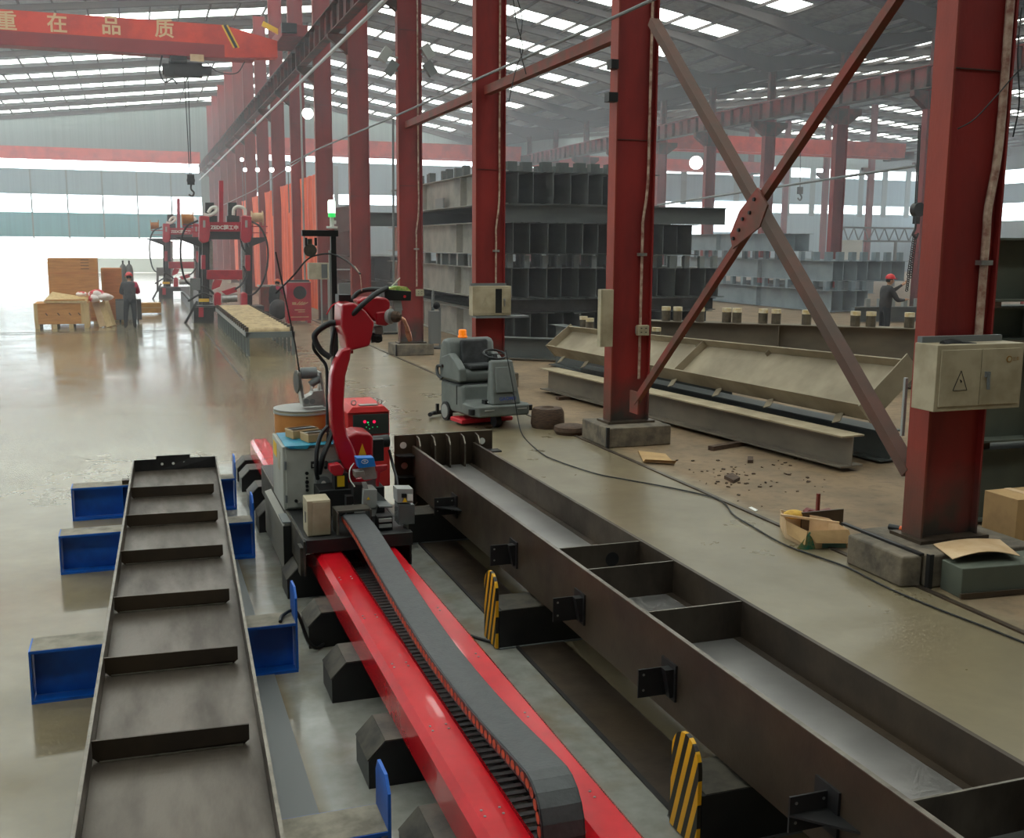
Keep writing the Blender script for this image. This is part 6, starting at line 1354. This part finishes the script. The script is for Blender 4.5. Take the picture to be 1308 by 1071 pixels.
# ================================================================== people
def skin_mesh(joints, edges, root=0, sub=1):
    bm = bmesh.new(); vs = [bm.verts.new(p) for p, r in joints]
    for a, b in edges: bm.edges.new((vs[a], vs[b]))
    me = bpy.data.meshes.new('sk'); bm.to_mesh(me); bm.free()
    o = bpy.data.objects.new('sk', me); COL.objects.link(o)
    m = o.modifiers.new('s', 'SKIN'); m.use_smooth_shade = True
    sv = me.skin_vertices[0].data
    for i, (p, r) in enumerate(joints): sv[i].radius = (r, r) if not isinstance(r, tuple) else r; sv[i].use_root = (i == root)
    if sub: s = o.modifiers.new('u', 'SUBSURF'); s.levels = sub; s.render_levels = sub
    dg = bpy.context.evaluated_depsgraph_get(); out = bpy.data.meshes.new_from_object(o.evaluated_get(dg))
    bpy.data.objects.remove(o); bpy.data.meshes.remove(me); return out
def person(label, loc, rz, J, helm, jacket, shirt_sleeve=None, group=None, hip_z=.93, trou=None):
    """J: dict of joint positions in local metres; the person faces local -Y"""
    t = thing('person', label, 'person', loc, rz, group)
    order = ['pelvis', 'waist', 'chest', 'neck', 'skull']
    rad = dict(pelvis=(.19, .15), waist=(.185, .14), chest=(.215, .155), neck=.058, skull=.05)
    js = [(J[k], rad[k]) for k in order]; ed = [(0, 1), (1, 2), (2, 3), (3, 4)]
    for s in ('l', 'r'):
        b = len(js)
        js += [(J[s+'sho'], .095), (J[s+'elb'], .072), (J[s+'wri'], .036), (J[s+'pal'], .04)]
        ed += [(2, b), (b, b+1), (b+1, b+2), (b+2, b+3)]
        d = (V(J[s+'pal'])-V(J[s+'wri'])).normalized(); sd = d.cross(V(J.get(s+'nrm', (0, 0, 1)))).normalized(); up = sd.cross(d)
        for k in range(4):
            base = V(J[s+'pal'])+d*.035+sd*(.03-.02*k); c = len(js); ln = (.055, .065, .06, .045)[k]
            js += [(base, .011), (base+d*ln*.6-up*.012, .01), (base+d*ln*.9-up*.04, .009)]; ed += [(b+3, c), (c, c+1), (c+1, c+2)]
        c = len(js); js += [(V(J[s+'pal'])+sd*.045-d*.005, .013), (V(J[s+'pal'])+sd*.06+d*.035-up*.02, .011)]; ed += [(b+3, c), (c, c+1)]
        b = len(js)
        js += [(J[s+'hip'], .11), (J[s+'kne'], .08), (J[s+'ank'], .058), (J[s+'toe'], .042)]
        ed += [(0, b), (b, b+1), (b+1, b+2), (b+2, b+3)]
    me = skin_mesh(js, ed)
    bm = bmesh.new(); bm.from_mesh(me); bpy.data.meshes.remove(me)
    hc = V(J['skull'])+V(J.get('look', (0, -1, 0)))*.015+V((0, 0, .055)); lk = V(J.get('look', (0, -1, 0))).normalized(); sd = lk.cross(V((0, 0, 1))).normalized(); upv = sd.cross(lk)
    mh = MB(); mh.bm.free(); mh.bm = bm
    def at(a, b, c): return hc + sd*a + lk*b + upv*c
    n0 = len(bm.faces)
    M = Matrix((sd, lk, upv)).transposed()
    st = set(bm.verts)
    mh.ball((0, 0, 0), (.078, .098, .118), 18)
    for v in [v for v in bm.verts if v not in st]:
        if v.co.z < -.04: v.co.x *= .86
        v.co = hc + M @ v.co
    mh.ext([at(-.014, .09, -.03), at(.014, .09, -.03), at(.004, .095, .012), at(-.004, .095, .012)], lk*.03)       # nose
    for s in (-1, 1):
        st = set(bm.verts); mh.ball((0, 0, 0), (.012, .03, .036), 8)
        for v in [v for v in bm.verts if v not in st]: v.co = at(s*.08, -.01, -.01) + M @ v.co
    bm.faces.ensure_lookup_table()
    def in_head(c): return (c-hc).length < .145
    pel = V(J['pelvis']).z
    feet = [V(J['ltoe']), V(J['rtoe']), V(J['lank']), V(J['rank'])]; hands = [V(J['lpal']), V(J['rpal'])]
    for f_ in bm.faces:
        c = f_.calc_center_median(); f_.smooth = True
        if in_head(c) or any((c-h).length < .115 for h in hands) and min((c-h).length for h in hands) < min((c-V(J['lwri'])).length+.02, (c-V(J['rwri'])).length+.02): f_.material_index = 0
        elif any((c-q).length < .11 for q in feet): f_.material_index = 3
        elif c.z < pel-.01 or min((c-V(J[k])).length for k in ('lkne', 'rkne')) < .16: f_.material_index = 2
        else: f_.material_index = 1
        if shirt_sleeve and f_.material_index == 1 and min((c-V(J[k])).length for k in ('rsho', 'relb')) < .15: f_.material_index = 4
    mb = MB(); mb.bm.free(); mb.bm = bm
    o = part('body', mb, [M_skin, jacket, trou or M_trou, M_shoe, shirt_sleeve or jacket], t, world=False, smooth=False)
    mb = MB()
    for s in (-1, 1): mb.ball(at(s*.03, .088, .018), .009, 8)
    part('eye', mb, M_hair, t, world=False); part('mouth', MB().bar(at(-.022, .088, -.058), at(.022, .088, -.058), .012, .012), mat('lips', (150, 84, 74), None), t, world=False)
    mb = MB(); st = set(); mb.ball((0, 0, 0), (.086, .1, .1), 16, -.5, .35)
    for v in mb.bm.verts: v.co = at(0, -.018, .01) + M @ v.co
    part('hair', mb, M_hair, t, world=False, smooth=True)
    mb = MB(); mb.ball((0, 0, 0), (.115, .135, .125), 20, 0., 1.)
    mb.ext([V((.128*math.cos(a), .15*math.sin(a)+.02, -.012)) for a in [i*2*PI/20 for i in range(20)]], (0, 0, .016)); mb.bar((-.07, .15, 0), (.07, .15, 0), .05, .012)
    for v in mb.bm.verts: v.co = at(0, .0, .062) + M @ v.co
    part('helmet', mb, helm, t, world=False, smooth=True)
    return t, at
J1 = dict(pelvis=(0, 0, .94), waist=(0, -.01, 1.08), chest=(0, -.02, 1.33), neck=(0, -.05, 1.5), skull=(0, -.08, 1.58), look=(.05, -1, -.25),
    lsho=(.2, -.02, 1.42), lelb=(.27, -.1, 1.14), lwri=(.14, -.32, 1.12), lpal=(.1, -.4, 1.13), rsho=(-.2, -.02, 1.42), relb=(-.27, -.1, 1.14), rwri=(-.14, -.32, 1.16), rpal=(-.1, -.4, 1.17),
    lhip=(.1, 0, .88), lkne=(.15, -.02, .49), lank=(.17, .02, .09), ltoe=(.2, -.14, .04), rhip=(-.1, 0, .88), rkne=(-.11, -.03, .49), rank=(-.11, .02, .09), rtoe=(-.12, -.14, .04))
pl = gp(168, 420)
person('person seen from behind in a red helmet and grey jacket, standing by the crates', (pl.x, pl.y, 0), PI, J1, M_helm, M_jkt, M_jred)
J2 = dict(J1); J2.update(look=(0, -1, -.05), lsho=(.18, -.03, 1.42), lelb=(.2, -.3, 1.34), lwri=(.12, -.5, 1.5), lpal=(.1, -.57, 1.55), rsho=(-.18, -.03, 1.42), relb=(-.22, -.22, 1.12), rwri=(-.12, -.46, 1.12), rpal=(-.1, -.54, 1.14), lnrm=(0, -1, 0))
w = aY(1132, 354, 25.8)
person('person in a red helmet and dark jacket reaching up to the hanging chain', (w.x-.05, 25.7, .05), PI/2-.15, J2, M_helm, mat('jacket_dark', (52, 48, 50), (40, 38, 40), rough=.8, scale=8))[0].scale = (1.08, 1.08, 1.08)
J3 = dict(pelvis=(0, .12, .66), waist=(0, .06, .82), chest=(0, -.1, 1.05), neck=(0, -.22, 1.18), skull=(0, -.28, 1.24), look=(0, -.9, -.45),
    lsho=(.19, -.12, 1.12), lelb=(.24, -.36, .92), lwri=(.14, -.56, .98), lpal=(.12, -.64, 1.0), rsho=(-.19, -.12, 1.12), relb=(-.24, -.3, .9), rwri=(-.14, -.52, .9), rpal=(-.12, -.6, .91),
    lhip=(.1, .1, .62), lkne=(.16, -.22, .48), lank=(.15, .05, .1), ltoe=(.16, -.1, .05), rhip=(-.1, .1, .62), rkne=(-.16, -.2, .46), rank=(-.15, .08, .1), rtoe=(-.16, -.08, .05))
w = gp(352, 408)
person('person in an orange helmet bending beside the red welding cabinet', (w.x, w.y, 0), PI-.5, J3, M_helmo, mat('jacket_green_black', (40, 48, 46), (30, 34, 34), rough=.85, scale=6), M_jred)
single('welding_bag', MB().ball(V((w.x+.05, w.y-.5, .38)), (.34, .25, .38), 16), M_black, 'black rounded bag-like wire feeder at the crouching person\'s feet', 'wire feeder', (w.x, w.y-.5, 0), smooth=True)
# ================================================================== haze, light, camera
def haze(name, x0, x1, y0, y1, z0, z1, dens, col):
    m = bpy.data.materials.new(name); m.use_nodes = True; nt = m.node_tree
    for n in list(nt.nodes):
        if n.type == 'BSDF_PRINCIPLED': nt.nodes.remove(n)
    v = nt.nodes.new('ShaderNodeVolumeScatter'); v.inputs['Density'].default_value = dens; v.inputs['Color'].default_value = col; v.inputs['Anisotropy'].default_value = .35
    nt.links.new(v.outputs[0], nt.nodes['Material Output'].inputs['Volume'])
    o = link(name, MB().box(x0, x1, y0, y1, z0, z1), m); o['kind'] = 'stuff'; o['label'] = 'thin bluish welding haze filling the far hall'; o['category'] = 'haze'
HAZE = True
if HAZE:
    haze('haze', XL+.3, XR3-.3, 19.6, YB-.4, .012, 12.2, .0052, (.9, .92, 1.0, 1))
wd = bpy.data.worlds.new('World'); bpy.context.scene.world = wd; wd.use_nodes = True
bg = wd.node_tree.nodes['Background']; bg.inputs[0].default_value = (.95, .98, 1.0, 1); bg.inputs[1].default_value = 4.4
cam = bpy.data.cameras.new('camera'); cam.sensor_fit = 'HORIZONTAL'; cam.sensor_width = 36; cam.lens = FPX/1308*36; cam.clip_start = .05; cam.clip_end = 500
co = bpy.data.objects.new('camera', cam); COL.objects.link(co)
co.matrix_world = Matrix.Translation(CAM) @ Matrix((RT, UP, -FW)).transposed().to_4x4()
sc = bpy.context.scene; sc.camera = co
sc.view_settings.view_transform = 'Standard'; sc.view_settings.look = 'None'; sc.view_settings.exposure = -0.45
cy = sc.cycles; cy.use_denoising = True; cy.max_bounces = 8; cy.diffuse_bounces = 4; cy.glossy_bounces = 4; cy.transmission_bounces = 4; cy.volume_bounces = 1; cy.sample_clamp_indirect = 4; cy.caustics_reflective = False; cy.caustics_refractive = False
try: cy.denoiser = 'OPENIMAGEDENOISE'
except Exception: pass

t = thing('hanging_rod', 'thin dark rod hanging from the strut beside the fourth red column', 'rod', aY(503, 380, 27.2)); part('rod', MB().tube([aY(502, 152, 27.2), aY(503, 372, 27.2)], .03, 6), M_mgrey, t)
